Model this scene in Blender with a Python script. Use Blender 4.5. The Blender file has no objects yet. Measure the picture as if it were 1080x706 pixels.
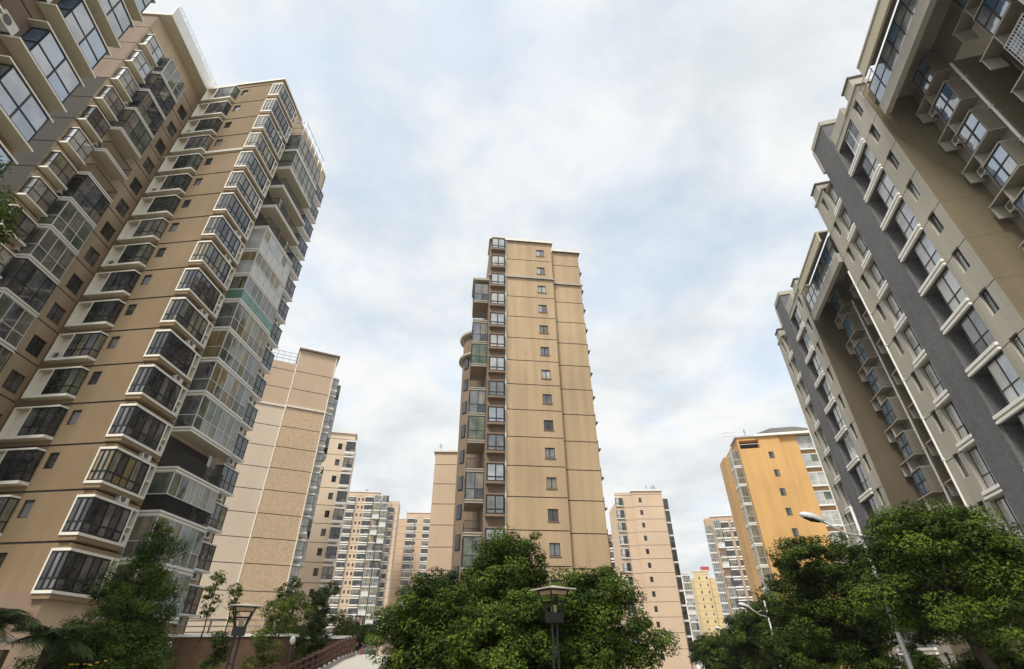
import bpy, math, random
import numpy as np
from mathutils import Matrix, Vector
random.seed(7)
S = bpy.context.scene
COL = S.collection
R = math.radians

# ------------------------------------------------------------------ camera
EYE = 1.6
PITCH, ROLL, FOCAL = R(33.5457), 0.0072, 518.006
cd = bpy.data.cameras.new('camera'); cam = bpy.data.objects.new('camera', cd); COL.objects.link(cam)
cd.sensor_width = 36.0; cd.sensor_fit = 'HORIZONTAL'; cd.lens = FOCAL / 1080 * 36
cd.clip_start = 0.1; cd.clip_end = 6000
_r, _u = Vector((1, 0, 0)), Vector((0, -math.sin(PITCH), math.cos(PITCH)))
_x = (_r - _u * ROLL).normalized(); _y = (_u + _r * ROLL).normalized(); _z = _x.cross(_y)
cam.matrix_world = Matrix(((_x.x, _y.x, _z.x, 0), (_x.y, _y.y, _z.y, 0), (_x.z, _y.z, _z.z, EYE), (0, 0, 0, 1)))
S.camera = cam

# ------------------------------------------------------------------ world, sun, exposure
SUN_EL, SUN_AZ = 55.0, 212.0          # azimuth clockwise from +Y; behind the viewer
W = bpy.data.worlds.new('World'); S.world = W; W.use_nodes = True
def build_world():
    nt = W.node_tree; N = nt.nodes; L = nt.links; N.clear()
    out = N.new('ShaderNodeOutputWorld'); bg = N.new('ShaderNodeBackground'); bg.inputs[1].default_value = 0.074
    sky = N.new('ShaderNodeTexSky'); sky.sky_type = 'NISHITA'; sky.sun_disc = False
    sky.sun_elevation = R(SUN_EL); sky.sun_rotation = R(SUN_AZ); sky.dust_density = 2.5; sky.ozone_density = 1.5
    tc = N.new('ShaderNodeTexCoord'); sep = N.new('ShaderNodeSeparateXYZ'); L.new(tc.outputs['Generated'], sep.inputs[0])
    def math_(op, a, b=None):
        m = N.new('ShaderNodeMath'); m.operation = op
        for i, v in enumerate((a, b)):
            if v is None: continue
            if isinstance(v, (int, float)): m.inputs[i].default_value = v
            else: L.new(v, m.inputs[i])
        return m.outputs[0]
    den = math_('ADD', math_('MAXIMUM', sep.outputs[2], 0.0), 0.22)
    cx, cy = math_('DIVIDE', sep.outputs[0], den), math_('DIVIDE', sep.outputs[1], den)
    cmb = N.new('ShaderNodeCombineXYZ'); L.new(cx, cmb.inputs[0]); L.new(cy, cmb.inputs[1])
    def noise(scale, detail, rough, off, dist=0.0):
        mp = N.new('ShaderNodeMapping'); mp.inputs['Location'].default_value = off; L.new(cmb.outputs[0], mp.inputs[0])
        n = N.new('ShaderNodeTexNoise'); n.inputs['Scale'].default_value = scale; n.inputs['Detail'].default_value = detail
        n.inputs['Roughness'].default_value = rough; n.inputs['Distortion'].default_value = dist
        L.new(mp.outputs[0], n.inputs['Vector']); return n.outputs['Fac']
    n1 = noise(2.3, 10, 0.57, (5.3, 2.9, 0), 0.15)
    ramp = N.new('ShaderNodeValToRGB'); L.new(n1, ramp.inputs[0])
    ramp.color_ramp.elements[0].position = 0.38; ramp.color_ramp.elements[0].color = (.64, .64, .64, 1)
    ramp.color_ramp.elements[1].position = 0.56; ramp.color_ramp.elements[1].color = (1, 1, 1, 1)
    n2 = noise(3.4, 9, 0.58, (7.7, 4.2, 0), 0.2)
    cc = N.new('ShaderNodeValToRGB'); L.new(n2, cc.inputs[0])
    cc.color_ramp.elements[0].position = 0.36; cc.color_ramp.elements[0].color = (3.95, 4.2, 4.4, 1)
    cc.color_ramp.elements[1].position = 0.60; cc.color_ramp.elements[1].color = (5.05, 5.1, 5.08, 1)
    # thin white veil near the horizon
    veil = math_('POWER', math_('SUBTRACT', 1.0, math_('MAXIMUM', sep.outputs[2], 0.0)), 5.0)
    fac = math_('MINIMUM', math_('ADD', ramp.outputs[0], veil), 1.0)
    sg = N.new('ShaderNodeMixRGB'); sg.blend_type = 'MULTIPLY'; sg.inputs[0].default_value = 1
    L.new(sky.outputs[0], sg.inputs[1]); sg.inputs[2].default_value = (1.8, 1.95, 1.75, 1)
    mx = N.new('ShaderNodeMixRGB'); L.new(fac, mx.inputs[0]); L.new(sg.outputs[0], mx.inputs[1]); L.new(cc.outputs[0], mx.inputs[2])
    L.new(mx.outputs[0], bg.inputs[0]); L.new(bg.outputs[0], out.inputs[0])
build_world()
sd = bpy.data.lights.new('sun', 'SUN'); sun = bpy.data.objects.new('sun', sd); COL.objects.link(sun)
sd.energy = 1.5; sd.angle = R(13); sd.color = (1.0, 0.94, 0.85)
_d = Vector((math.sin(R(SUN_AZ)) * math.cos(R(SUN_EL)), math.cos(R(SUN_AZ)) * math.cos(R(SUN_EL)), math.sin(R(SUN_EL))))
sun.rotation_euler = _d.to_track_quat('Z', 'Y').to_euler()
S.view_settings.view_transform = 'Standard'; S.view_settings.look = 'None'
S.view_settings.exposure = 1.38; S.view_settings.gamma = 1.0; S.view_settings.use_curve_mapping = False
S.render.engine = 'CYCLES'
try:
    S.cycles.max_bounces = 6; S.cycles.use_denoising = True; S.cycles.transparent_max_bounces = 6
except Exception: pass

# ------------------------------------------------------------------ materials
def _nodes(name):
    m = bpy.data.materials.new(name); m.use_nodes = True
    nt = m.node_tree; return m, nt, nt.nodes, nt.links, nt.nodes['Principled BSDF']
def wall_mat(name, col, var=0.12, streak=0.18, rough=0.85, speck=0.0, speck_scale=9.0, bump=0.15):
    """painted render: broad tone variation, rain streaks that run down, fine grain"""
    m, nt, N, L, B = _nodes(name)
    tc = N.new('ShaderNodeTexCoord')
    def noise(scale, detail=5, stretch=(1, 1, 1)):
        mp = N.new('ShaderNodeMapping'); mp.inputs['Scale'].default_value = stretch; L.new(tc.outputs['Object'], mp.inputs[0])
        n = N.new('ShaderNodeTexNoise'); n.inputs['Scale'].default_value = scale; n.inputs['Detail'].default_value = detail
        L.new(mp.outputs[0], n.inputs['Vector']); return n.outputs['Fac']
    def mul(prev, fac, lo, hi, a, b):
        r = N.new('ShaderNodeMapRange'); r.inputs[1].default_value = a; r.inputs[2].default_value = b
        r.inputs[3].default_value = lo; r.inputs[4].default_value = hi; L.new(fac, r.inputs[0])
        x = N.new('ShaderNodeMixRGB'); x.blend_type = 'MULTIPLY'; x.inputs[0].default_value = 1
        L.new(prev, x.inputs[1]); L.new(r.outputs[0], x.inputs[2]); return x.outputs[0]
    rgb = N.new('ShaderNodeRGB'); rgb.outputs[0].default_value = (*col, 1); c = rgb.outputs[0]
    c = mul(c, noise(0.16, 6), 1 - var, 1 + var, .3, .7)
    if streak: c = mul(c, noise(1.0, 6, (1.1, 1.1, .06)), 1 - streak * .5, 1 + streak * .15, .36, .62)
    if speck:
        v = N.new('ShaderNodeTexVoronoi'); v.inputs['Scale'].default_value = speck_scale; L.new(tc.outputs['Object'], v.inputs['Vector'])
        sp = N.new('ShaderNodeSeparateColor'); L.new(v.outputs['Color'], sp.inputs[0])
        c = mul(c, sp.outputs[0], 1 - speck, 1 + speck, 0, 1)
    c = mul(c, noise(22, 3), .93, 1.07, .3, .7)
    L.new(c, B.inputs['Base Color']); B.inputs['Roughness'].default_value = rough
    B.inputs['Specular IOR Level'].default_value = .25
    if bump:
        bp = N.new('ShaderNodeBump'); bp.inputs['Strength'].default_value = bump; bp.inputs['Distance'].default_value = .02
        L.new(noise(14, 4), bp.inputs['Height']); L.new(bp.outputs[0], B.inputs['Normal'])
    return m
def plain(name, col, rough=.6, metal=0.0, var=.1):
    m, nt, N, L, B = _nodes(name)
    n = N.new('ShaderNodeTexNoise'); n.inputs['Scale'].default_value = 5; n.inputs['Detail'].default_value = 4
    tc = N.new('ShaderNodeTexCoord'); L.new(tc.outputs['Object'], n.inputs['Vector'])
    r = N.new('ShaderNodeMapRange'); r.inputs[1].default_value = .3; r.inputs[2].default_value = .7
    r.inputs[3].default_value = 1 - var; r.inputs[4].default_value = 1 + var; L.new(n.outputs['Fac'], r.inputs[0])
    x = N.new('ShaderNodeMixRGB'); x.blend_type = 'MULTIPLY'; x.inputs[0].default_value = 1; x.inputs[1].default_value = (*col, 1)
    L.new(r.outputs[0], x.inputs[2]); L.new(x.outputs[0], B.inputs['Base Color'])
    B.inputs['Roughness'].default_value = rough; B.inputs['Metallic'].default_value = metal
    return m
def glass(name, col, col2, ior=1.6, rough=.04, stripes=0.0, wav=.03):
    """closed window: reflecting pane over a room or curtain of uneven tone, slightly wavy"""
    m, nt, N, L, B = _nodes(name)
    tc = N.new('ShaderNodeTexCoord'); oi = N.new('ShaderNodeObjectInfo')
    ad = N.new('ShaderNodeVectorMath'); ad.operation = 'ADD'; L.new(tc.outputs['Object'], ad.inputs[0])
    sc = N.new('ShaderNodeVectorMath'); sc.operation = 'SCALE'; L.new(oi.outputs['Random'], sc.inputs['Scale']); sc.inputs[0].default_value = (37, 11, 53)
    L.new(sc.outputs[0], ad.inputs[1])
    n = N.new('ShaderNodeTexNoise'); n.inputs['Scale'].default_value = .9; n.inputs['Detail'].default_value = 3; L.new(ad.outputs[0], n.inputs['Vector'])
    f = n.outputs['Fac']
    if stripes:
        mp = N.new('ShaderNodeMapping'); mp.inputs['Scale'].default_value = (9, 9, .25); L.new(ad.outputs[0], mp.inputs[0])
        n2 = N.new('ShaderNodeTexNoise'); n2.inputs['Scale'].default_value = 1.3; n2.inputs['Detail'].default_value = 2; L.new(mp.outputs[0], n2.inputs['Vector'])
        mm = N.new('ShaderNodeMixRGB'); mm.inputs[0].default_value = stripes; L.new(f, mm.inputs[1]); L.new(n2.outputs['Fac'], mm.inputs[2]); f = mm.outputs[0]
    r = N.new('ShaderNodeMapRange'); r.inputs[1].default_value = .36; r.inputs[2].default_value = .64; L.new(f, r.inputs[0])
    x = N.new('ShaderNodeMixRGB'); L.new(r.outputs[0], x.inputs[0]); x.inputs[1].default_value = (*col, 1); x.inputs[2].default_value = (*col2, 1)
    L.new(x.outputs[0], B.inputs['Base Color']); B.inputs['Roughness'].default_value = rough; B.inputs['IOR'].default_value = ior
    nb = N.new('ShaderNodeTexNoise'); nb.inputs['Scale'].default_value = .7; L.new(ad.outputs[0], nb.inputs['Vector'])
    bp = N.new('ShaderNodeBump'); bp.inputs['Strength'].default_value = .25; bp.inputs['Distance'].default_value = wav; L.new(nb.outputs['Fac'], bp.inputs['Height'])
    L.new(bp.outputs[0], B.inputs['Normal'])
    return m
def leaf_mat(name, dark, light, trans=.25):
    m, nt, N, L, B = _nodes(name)
    at = N.new('ShaderNodeAttribute'); at.attribute_name = 'tint'
    x = N.new('ShaderNodeMixRGB'); L.new(at.outputs['Fac'], x.inputs[0]); x.inputs[1].default_value = (*dark, 1); x.inputs[2].default_value = (*light, 1)
    L.new(x.outputs[0], B.inputs['Base Color']); B.inputs['Roughness'].default_value = .6; B.inputs['Specular IOR Level'].default_value = .12
    t = N.new('ShaderNodeBsdfTranslucent'); L.new(x.outputs[0], t.inputs[0])
    ms = N.new('ShaderNodeMixShader'); ms.inputs[0].default_value = trans
    o = [n for n in N if n.type == 'OUTPUT_MATERIAL'][0]
    L.new(B.outputs[0], ms.inputs[1]); L.new(t.outputs[0], ms.inputs[2]); L.new(ms.outputs[0], o.inputs[0])
    return m

M = dict(
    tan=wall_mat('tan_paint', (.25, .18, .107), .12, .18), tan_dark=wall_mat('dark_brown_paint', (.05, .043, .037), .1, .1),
    tan_mid=wall_mat('brown_paint', (.24, .175, .125)),
    beige=wall_mat('beige_paint', (.55, .425, .285), .14, .2), tile_strip=wall_mat('tile_strip', (.40, .31, .2), speck=.3, speck_scale=7),
    ochre=wall_mat('ochre_paint', (.49, .36, .222), .10, .26), peach_pale=wall_mat('pale_peach_paint', (.72, .60, .47), .05, .06), peach=wall_mat('peach_paint', (.60, .455, .325), .06, .05),
    mosaic=wall_mat('mosaic', (.62, .46, .31), .03, .04, speck=.13, speck_scale=6.5),
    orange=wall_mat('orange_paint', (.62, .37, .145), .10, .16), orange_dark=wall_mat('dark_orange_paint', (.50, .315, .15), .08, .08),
    yellow=wall_mat('yellow_paint', (.64, .49, .255), .06, .06), rosy=wall_mat('rosy_brown_paint', (.52, .38, .27)),
    greige=wall_mat('greige_render', (.41, .385, .325), .12, .24), olive=wall_mat('olive_brown_render', (.20, .165, .105), .14, .22),
    recess=wall_mat('taupe_recess_render', (.24, .215, .175), .12, .2), shaded_olive=wall_mat('shaded_olive_render', (.125, .10, .068), .14, .2), slate=wall_mat('slate_tile', (.145, .145, .15), .1, .16, speck=.12, speck_scale=5.5),  # far gable: darker olive, its shade put into the colour; fills gable joints too
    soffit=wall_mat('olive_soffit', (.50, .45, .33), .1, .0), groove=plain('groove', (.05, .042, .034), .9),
    cream=wall_mat('cream_trim', (.83, .79, .69), .05, .10, bump=.05), white=wall_mat('white_trim', (.82, .81, .78), .06, .1, bump=.05),
    grey_trim=wall_mat('grey_trim', (.42, .39, .33), .08, .14), concrete=wall_mat('pale_concrete', (.42, .39, .34), .1, .15),
    brick=wall_mat('brown_wall', (.125, .075, .045), .14, .25, speck=.12, speck_scale=5),
    black=plain('dark_frame', (.012, .012, .013), .45), whiteframe=plain('white_frame', (.7, .7, .68), .4),
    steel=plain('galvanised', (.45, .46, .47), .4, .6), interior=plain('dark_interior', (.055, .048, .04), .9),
    rail=plain('dark_rail', (.028, .027, .026), .5), rust=plain('red_brown_rail', (.11, .05, .035), .6),
    ac=plain('ac_white', (.66, .64, .58), .5), fan=plain('ac_fan', (.03, .03, .03), .6),
    g_dark=glass('glass_dark', (.010, .011, .012), (.05, .052, .05), 1.75),
    g_curt=glass('glass_curtain', (.07, .065, .05), (.30, .27, .20), 1.8, stripes=.6),
    g_yel=glass('glass_yellow_curtain', (.12, .085, .035), (.36, .28, .13), 1.55, stripes=.7),
    g_green=glass('glass_green', (.05, .07, .05), (.17, .19, .12), 1.65), g_grey=glass('glass_grey', (.04, .043, .046), (.17, .17, .17), 2.1, stripes=.3),
    g_blue=glass('glass_blue_coated', (.03, .10, .20), (.10, .20, .32), 3.8, .03), g_sky=glass('glass_sky', (.10, .115, .13), (.30, .32, .34), 3.4, .03),
    g_pale=glass('glass_pale', (.30, .31, .30), (.55, .55, .52), 1.7, stripes=.3), jade=glass('jade_panel', (.08, .2, .15), (.12, .26, .19), 1.6),
    panel=wall_mat('white_panel', (.62, .62, .6), .1, .25, bump=.03), pink=plain('pink_cloth', (.5, .17, .17), .8),
    bark=wall_mat('bark', (.06, .047, .036), .2, .2, speck=.2, speck_scale=12), path=wall_mat('path_paving', (.45, .42, .37), .1, 0),
    asphalt=wall_mat('asphalt', (.055, .055, .057), .15, 0), earth=wall_mat('courtyard_paving', (.30, .285, .25), .2, 0), soil=wall_mat('planter_soil', (.06, .06, .03), .3, 0),
    kerb=wall_mat('kerb_stone', (.4, .39, .36), .1, .1), lamp_pane=plain('lamp_pane', (.45, .33, .2), .35),
    lamp_steel=plain('street_lamp_paint', (.55, .56, .56), .4, .2), skin=plain('skin', (.45, .28, .2), .6), cloth=plain('dark_cloth', (.03, .03, .04), .8),
    roof=wall_mat('roof_sheet', (.12, .11, .10)), car=plain('car_paint_blue', (.03, .045, .09), .25), tyre=plain('tyre', (.015, .015, .015), .8),
    red=plain('red_paint', (.4, .05, .04), .6), flower=plain('yellow_petal', (.75, .45, .03), .6),
    lf_cam=leaf_mat('leaf_camphor', (.010, .028, .004), (.135, .195, .026)), lf_dark=leaf_mat('leaf_dark', (.008, .020, .003), (.10, .145, .018)),
    lf_mid=leaf_mat('leaf_mid', (.02, .055, .01), (.17, .24, .04), .3), lf_light=leaf_mat('leaf_light', (.04, .08, .012), (.20, .25, .04), .35), lf_palm=leaf_mat('leaf_palm', (.03, .06, .02), (.15, .19, .07)),
)

# ------------------------------------------------------------------ mesh builder
class MB:
    def __init__(s): s.v = []; s.f = []; s.m = []; s.mats = []; s.uvdummy = None
    def mi(s, m):
        if m not in s.mats: s.mats.append(m)
        return s.mats.index(m)
    def poly(s, pts, m):
        i = len(s.v); s.v += [tuple(p) for p in pts]; s.f.append(tuple(range(i, i + len(pts)))); s.m.append(s.mi(m))
    def box(s, x0, x1, y0, y1, z0, z1, m, bottom=None):
        i = len(s.v); k = s.mi(m); kb = s.mi(bottom) if bottom else k
        s.v += [(x0, y0, z0), (x1, y0, z0), (x1, y1, z0), (x0, y1, z0), (x0, y0, z1), (x1, y0, z1), (x1, y1, z1), (x0, y1, z1)]
        for q, kk in (((0, 3, 2, 1), kb), ((4, 5, 6, 7), k), ((0, 1, 5, 4), k), ((1, 2, 6, 5), k), ((2, 3, 7, 6), k), ((3, 0, 4, 7), k)):
            s.f.append(tuple(i + a for a in q)); s.m.append(kk)
    def seg(s, p, q, t, z0, z1, m):
        """upright slab of thickness t along the plan segment p-q"""
        dx, dy = q[0] - p[0], q[1] - p[1]; l = math.hypot(dx, dy) or 1; nx, ny = -dy / l * t / 2, dx / l * t / 2
        s.prism([(p[0] + nx, p[1] + ny), (p[0] - nx, p[1] - ny), (q[0] - nx, q[1] - ny), (q[0] + nx, q[1] + ny)], z0, z1, m)
    def prism(s, pl, z0, z1, m, bottom=None, top=None):
        n = len(pl)
        if sum(pl[i][0] * pl[(i + 1) % n][1] - pl[(i + 1) % n][0] * pl[i][1] for i in range(n)) < 0: pl = pl[::-1]
        i = len(s.v); k = s.mi(m)
        s.v += [(x, y, z0) for x, y in pl] + [(x, y, z1) for x, y in pl]
        s.f.append(tuple(i + a for a in range(n - 1, -1, -1))); s.m.append(s.mi(bottom) if bottom else k)
        s.f.append(tuple(i + n + a for a in range(n))); s.m.append(s.mi(top) if top else k)
        for a in range(n):
            b = (a + 1) % n; s.f.append((i + a, i + b, i + n + b, i + n + a)); s.m.append(k)
    def tube(s, pts, rad, m, n=8):
        """tube through 3-D points; rad is a number or a list"""
        k = s.mi(m); rings = []
        P = [Vector(p) for p in pts]
        for j, p in enumerate(P):
            d = (P[min(j + 1, len(P) - 1)] - P[max(j - 1, 0)]).normalized()
            a = d.cross(Vector((0, 0, 1)) if abs(d.z) < .95 else Vector((1, 0, 0))).normalized(); b = d.cross(a)
            r = rad[j] if isinstance(rad, (list, tuple)) else rad; i = len(s.v)
            for t in range(n):
                c = 2 * math.pi * t / n; s.v.append(tuple(p + (a * math.cos(c) + b * math.sin(c)) * r))
            rings.append(i)
        for u, w in zip(rings, rings[1:]):
            for t in range(n):
                t2 = (t + 1) % n; s.f.append((u + t, w + t, w + t2, u + t2)); s.m.append(k)
        s.f.append(tuple(rings[0] + t for t in range(n))); s.m.append(k)
        s.f.append(tuple(rings[-1] + t for t in range(n - 1, -1, -1))); s.m.append(k)
    def mesh(s, name, smooth=False):
        me = bpy.data.meshes.new(name); me.from_pydata(s.v, [], s.f)
        for m in s.mats: me.materials.append(M[m] if isinstance(m, str) else m)
        me.polygons.foreach_set('material_index', s.m)
        if smooth: me.polygons.foreach_set('use_smooth', [True] * len(s.f))
        me.update(); return me
def link(name, data, parent=None, loc=(0, 0, 0), rz=0.0):
    o = bpy.data.objects.new(name, data); COL.objects.link(o); o.location = loc; o.rotation_euler = (0, 0, rz)
    if parent: o.parent = parent
    return o
def tag(o, label=None, cat=None, group=None, kind=None):
    for k, v in (('label', label), ('category', cat), ('group', group), ('kind', kind)):
        if v: o[k] = v
    return o
def thing(name, label, cat, loc, group=None, rz=0.0): return tag(link(name, None, None, loc, rz), label, cat, group)

# a kit is (name, mesh, [kits]) ; put() links it under a thing with its sub-parts
def put(kit, parent, loc, rz):
    o = link(kit[0], kit[1], parent, loc, rz)
    for c in kit[2]: link(c[0], c[1], o)
    return o

class Bld:
    """a building: an Empty at its base; facades are given in plan with x to the right seen from outside, y inwards"""
    def __init__(s, name, label, x, y, z0=0.0, group='apartment towers round the street'):
        s.o = thing(name, label, 'apartment tower', (x, y, z0), group); s.b = Vector((x, y, z0)); s.w = MB()
    def wall_done(s, name='wall'): return link(name, s.w.mesh(name), s.o)
    def fac(s, P, phi): return Fac(s, P, phi)
class Fac:
    def __init__(s, b, P, phi):
        s.b, s.P, s.rz = b, P, R(phi); s.c, s.s_ = math.cos(s.rz), math.sin(s.rz)
    def pt(s, x, y, z=0.0): return (s.P[0] + s.c * x - s.s_ * y - s.b.b.x, s.P[1] + s.s_ * x + s.c * y - s.b.b.y, z - s.b.b.z)
    def put(s, kit, x, z, y=0.0): return put(kit, s.b.o, s.pt(x, y, z), s.rz)
    def box(s, x0, x1, y0, y1, z0, z1, m, mb=None, bottom=None):
        t = MB(); t.box(x0, x1, y0, y1, z0, z1, m, bottom); s.merge(t, mb)
    def prism(s, pl, z0, z1, m, mb=None, bottom=None, top=None):
        t = MB(); t.prism(pl, z0, z1, m, bottom, top); s.merge(t, mb)
    def merge(s, t, mb=None):
        mb = mb or s.b.w; i = len(mb.v); mb.v += [s.pt(*p) for p in t.v]
        mb.f += [tuple(i + a for a in f) for f in t.f]; mb.m += [mb.mi(t.mats[k]) for k in t.m]
    def wall(s, x0, x1, z0, z1, m, holes=(), grooves=(), y=0.0, gd=.05, gh=.045, reveal=None, gm='groove', zones=()):
        """sheet with real openings: hole = (xa, xb, za, zb, depth[, back material]); groove = z of a cut joint"""
        H = [(*h, None)[:6] for h in holes] + [(x0, x1, g - gh, g + gh, gd, gm) for g in grooves if z0 < g < z1]
        H = [(max(h[0], x0), min(h[1], x1), max(h[2], z0), min(h[3], z1), h[4], h[5]) for h in H if h[1] > x0 and h[0] < x1 and h[3] > z0 and h[2] < z1]
        xs = sorted({x0, x1, *[h[0] for h in H], *[h[1] for h in H]}); zs = sorted({z0, z1, *[h[2] for h in H], *[h[3] for h in H], *[q for q, _ in zones if z0 < q < z1]})
        t = MB()
        def mat(z):
            r = m
            for q, mm in zones:
                if z < q: return mm
            return r
        for za, zb in zip(zs, zs[1:]):
            xm = None; run = None
            for xa, xb in zip(xs, xs[1:]):
                cx, cz = (xa + xb) / 2, (za + zb) / 2
                inside = any(h[0] < cx < h[1] and h[2] < cz < h[3] for h in H)
                if inside:
                    if run is not None: t.poly([(run, y, za), (xa, y, za), (xa, y, zb), (run, y, zb)], mat(cz)); run = None
                elif run is None: run = xa
            if run is not None: t.poly([(run, y, za), (x1, y, za), (x1, y, zb), (run, y, zb)], mat((za + zb) / 2))
        for xa, xb, za, zb, d, bm in H:
            rm = bm if bm == gm else (reveal or mat((za + zb) / 2)); Y = y + d
            t.poly([(xa, y, zb), (xb, y, zb), (xb, Y, zb), (xa, Y, zb)], rm); t.poly([(xa, Y, za), (xb, Y, za), (xb, y, za), (xa, y, za)], rm)
            if not (bm == gm and xa == x0): t.poly([(xa, y, za), (xa, y, zb), (xa, Y, zb), (xa, Y, za)], rm)
            if not (bm == gm and xb == x1): t.poly([(xb, Y, za), (xb, Y, zb), (xb, y, zb), (xb, y, za)], rm)
            if bm: t.poly([(xa, Y, za), (xb, Y, za), (xb, Y, zb), (xa, Y, zb)], bm)
        s.merge(t)

# ------------------------------------------------------------------ window and balcony kits
def lerp(p, q, t): return (p[0] + (q[0] - p[0]) * t, p[1] + (q[1] - p[1]) * t)
def glazing(path, z0, z1, counts, fm, gms, ft=.05, transom=None, depth=.06, rnd=random, low=None):
    """frame mesh + pane mesh along a plan path; gms a list of glass materials picked pane by pane"""
    f, g = MB(), MB()
    for (p, q), n in zip(zip(path, path[1:]), counts):
        l = math.hypot(q[0] - p[0], q[1] - p[1]); e = ft / l
        f.seg(p, q, depth, z1 - ft, z1, fm); f.seg(p, q, depth, z0, z0 + ft, fm)
        for i in range(n + 1):
            t = i / n; a, b = max(0, t - e / 2), min(1, t + e / 2); f.seg(lerp(p, q, a), lerp(p, q, b), depth * 1.02, z0 + ft, z1 - ft, fm)
        tz = [z0, z1]
        if transom: f.seg(p, q, depth * .96, z0 + (z1 - z0) * transom - ft / 2, z0 + (z1 - z0) * transom + ft / 2, fm); tz = [z0, z0 + (z1 - z0) * transom, z1]
        for i in range(n):
            a, b = lerp(p, q, i / n), lerp(p, q, (i + 1) / n); top = rnd.choice(gms)
            for j, (za, zb) in enumerate(zip(tz, tz[1:])):
                gm = low if (low and j == 0 and transom) else (top if rnd.random() < .75 else rnd.choice(gms))
                nx, ny = -(b[1] - a[1]), b[0] - a[0]; k = math.hypot(nx, ny); tl = [rnd.uniform(-.006, .006) for _ in range(4)]
                o = [(nx / k * w, ny / k * w) for w in tl]
                g.poly([(a[0] + o[0][0], a[1] + o[0][1], za), (b[0] + o[1][0], b[1] + o[1][1], za), (b[0] + o[2][0], b[1] + o[2][1], zb), (a[0] + o[3][0], a[1] + o[3][1], zb)], gm)
    return f, g
def win_kit(w, h, d, fm='black', gms=('g_dark',), cols=2, transom=None, name='window', sill=None, ft=.05):
    """window set in an opening: origin at its lower left on the wall face, glass at depth d"""
    f, g = glazing([(0, d), (w, d)], 0, h, [cols], fm, gms, ft, transom)
    if sill: f.box(-.06, w + .06, -.07, d, -.08, 0, sill)
    return (name, f.mesh(name), [('pane', g.mesh('pane'), [])])
def rail_mesh(path, z0, h, m, step=.13, solid=None):
    r = MB()
    for p, q in zip(path, path[1:]):
        l = math.hypot(q[0] - p[0], q[1] - p[1]); n = max(2, int(l / step))
        r.seg(p, q, .05, z0 + h - .05, z0 + h, m); r.seg(p, q, .04, z0 + .06, z0 + .1, m)
        if solid: r.seg(p, q, .02, z0 + .1, z0 + h - .05, solid)
        else:
            for i in range(n + 1):
                a = lerp(p, q, i / n); r.box(a[0] - .012, a[0] + .012, a[1] - .012, a[1] + .012, z0 + .1, z0 + h - .05, m)
    return r
def ac_mesh():
    t = MB(); t.box(0, .85, -.32, 0, 0, .58, 'ac'); pts = [(.3 + .22 * math.cos(a), -.325, .29 + .22 * math.sin(a)) for a in [i * math.pi / 8 for i in range(16)]]
    t.poly(pts, 'fan'); 
    for k in range(5): t.box(.1, .5, -.335, -.327, .12 + k * .085, .13 + k * .085, 'ac')
    t.box(.1, .16, -.32, 0, -.05, 0, 'rail'); t.box(.69, .75, -.32, 0, -.05, 0, 'rail')
    return t.mesh('ac_unit')
AC = ('ac_unit', ac_mesh(), [])
def balcony_kit(w, d, kind, h=3.0, seed=0, near=True, edge='white', slab='soffit', lat=0.0):
    """slab with double white edge, x 0..w, sticking out to y = -d; kind sets what closes it"""
    rnd = random.Random(seed); s = MB()
    s.box(.04, w - .04, -d + .04, 0, -.34, -.02, slab)
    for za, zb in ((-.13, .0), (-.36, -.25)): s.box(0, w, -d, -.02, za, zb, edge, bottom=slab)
    path = [(.06, -.03), (.06, -d + .07), (w - .06, -d + .07), (w - .06, -.03)]; n = max(3, int(w / .85)); m = max(1, int(d / .8)); c = [m, n, m]
    ks = []; top = h - .37
    def gl(z0, z1, fm, gms, tr=None, low=None):
        f, g = glazing(path, z0, z1, c, fm, gms, .05, tr, rnd=rnd, low=low); ks.extend([('glazing_frame', f.mesh('glazing_frame'), []), ('pane', g.mesh('pane'), [])])
    if kind == 'full': gl(0, top, 'whiteframe' if rnd.random() < .5 else 'black', ('g_green', 'g_curt', 'g_grey', 'g_green'), .38)
    elif kind == 'dark': gl(0, top, 'black', ('g_dark', 'g_grey', 'g_dark', 'g_curt'), .38)
    elif kind == 'half':
        ks.append(('railing', rail_mesh(path, 0, 1.05, 'rail', .15).mesh('railing'), [])); gl(.02, top, 'whiteframe', ('g_yel', 'g_curt', 'g_green', 'g_grey'), .39, None)
    elif kind == 'halfglass':
        ks.append(('railing', rail_mesh(path, 0, 1.05, 'rail', .11).mesh('railing'), [])); gl(1.06, top, 'whiteframe', ('g_green', 'g_green', 'g_curt'))
    elif kind == 'open': ks.append(('railing', rail_mesh(path, 0, 1.05, 'rail', .11).mesh('railing'), []))
    elif kind == 'white':
        t = MB(); t.seg(path[1], path[2], .09, 0, 1.0, 'panel'); [t.seg(lerp(path[1], path[2], q), lerp(path[1], path[2], q + .006), .12, 0, 1.0, 'grey_trim') for q in (.2, .4, .6, .8)]; ks.append(('panel', t.mesh('panel'), []))
        f, g = glazing(path, .0, top, c, 'whiteframe', ('g_green', 'g_yel', 'g_pale'), .05, .55, rnd=rnd, low='g_pale'); ks += [('glazing_frame', f.mesh('glazing_frame'), []), ('pane', g.mesh('pane'), [])]
    elif kind == 'jade': ks.append(('railing', rail_mesh(path, 0, 1.1, 'whiteframe', .9, 'jade').mesh('railing'), [])); gl(1.12, top, 'whiteframe', ('g_curt', 'g_green', 'g_grey'))
    if kind == 'open':                      # a glazed door set back in the dark
        f, g = glazing([(.4, .5), (w - .4, .5)], 0, 2.3, [n], 'whiteframe', ('g_dark', 'g_grey'), .06, rnd=rnd); ks += [('door_frame', f.mesh('door_frame'), []), ('pane', g.mesh('pane'), [])]
    return ('balcony', s.mesh('balcony'), ks)
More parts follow.
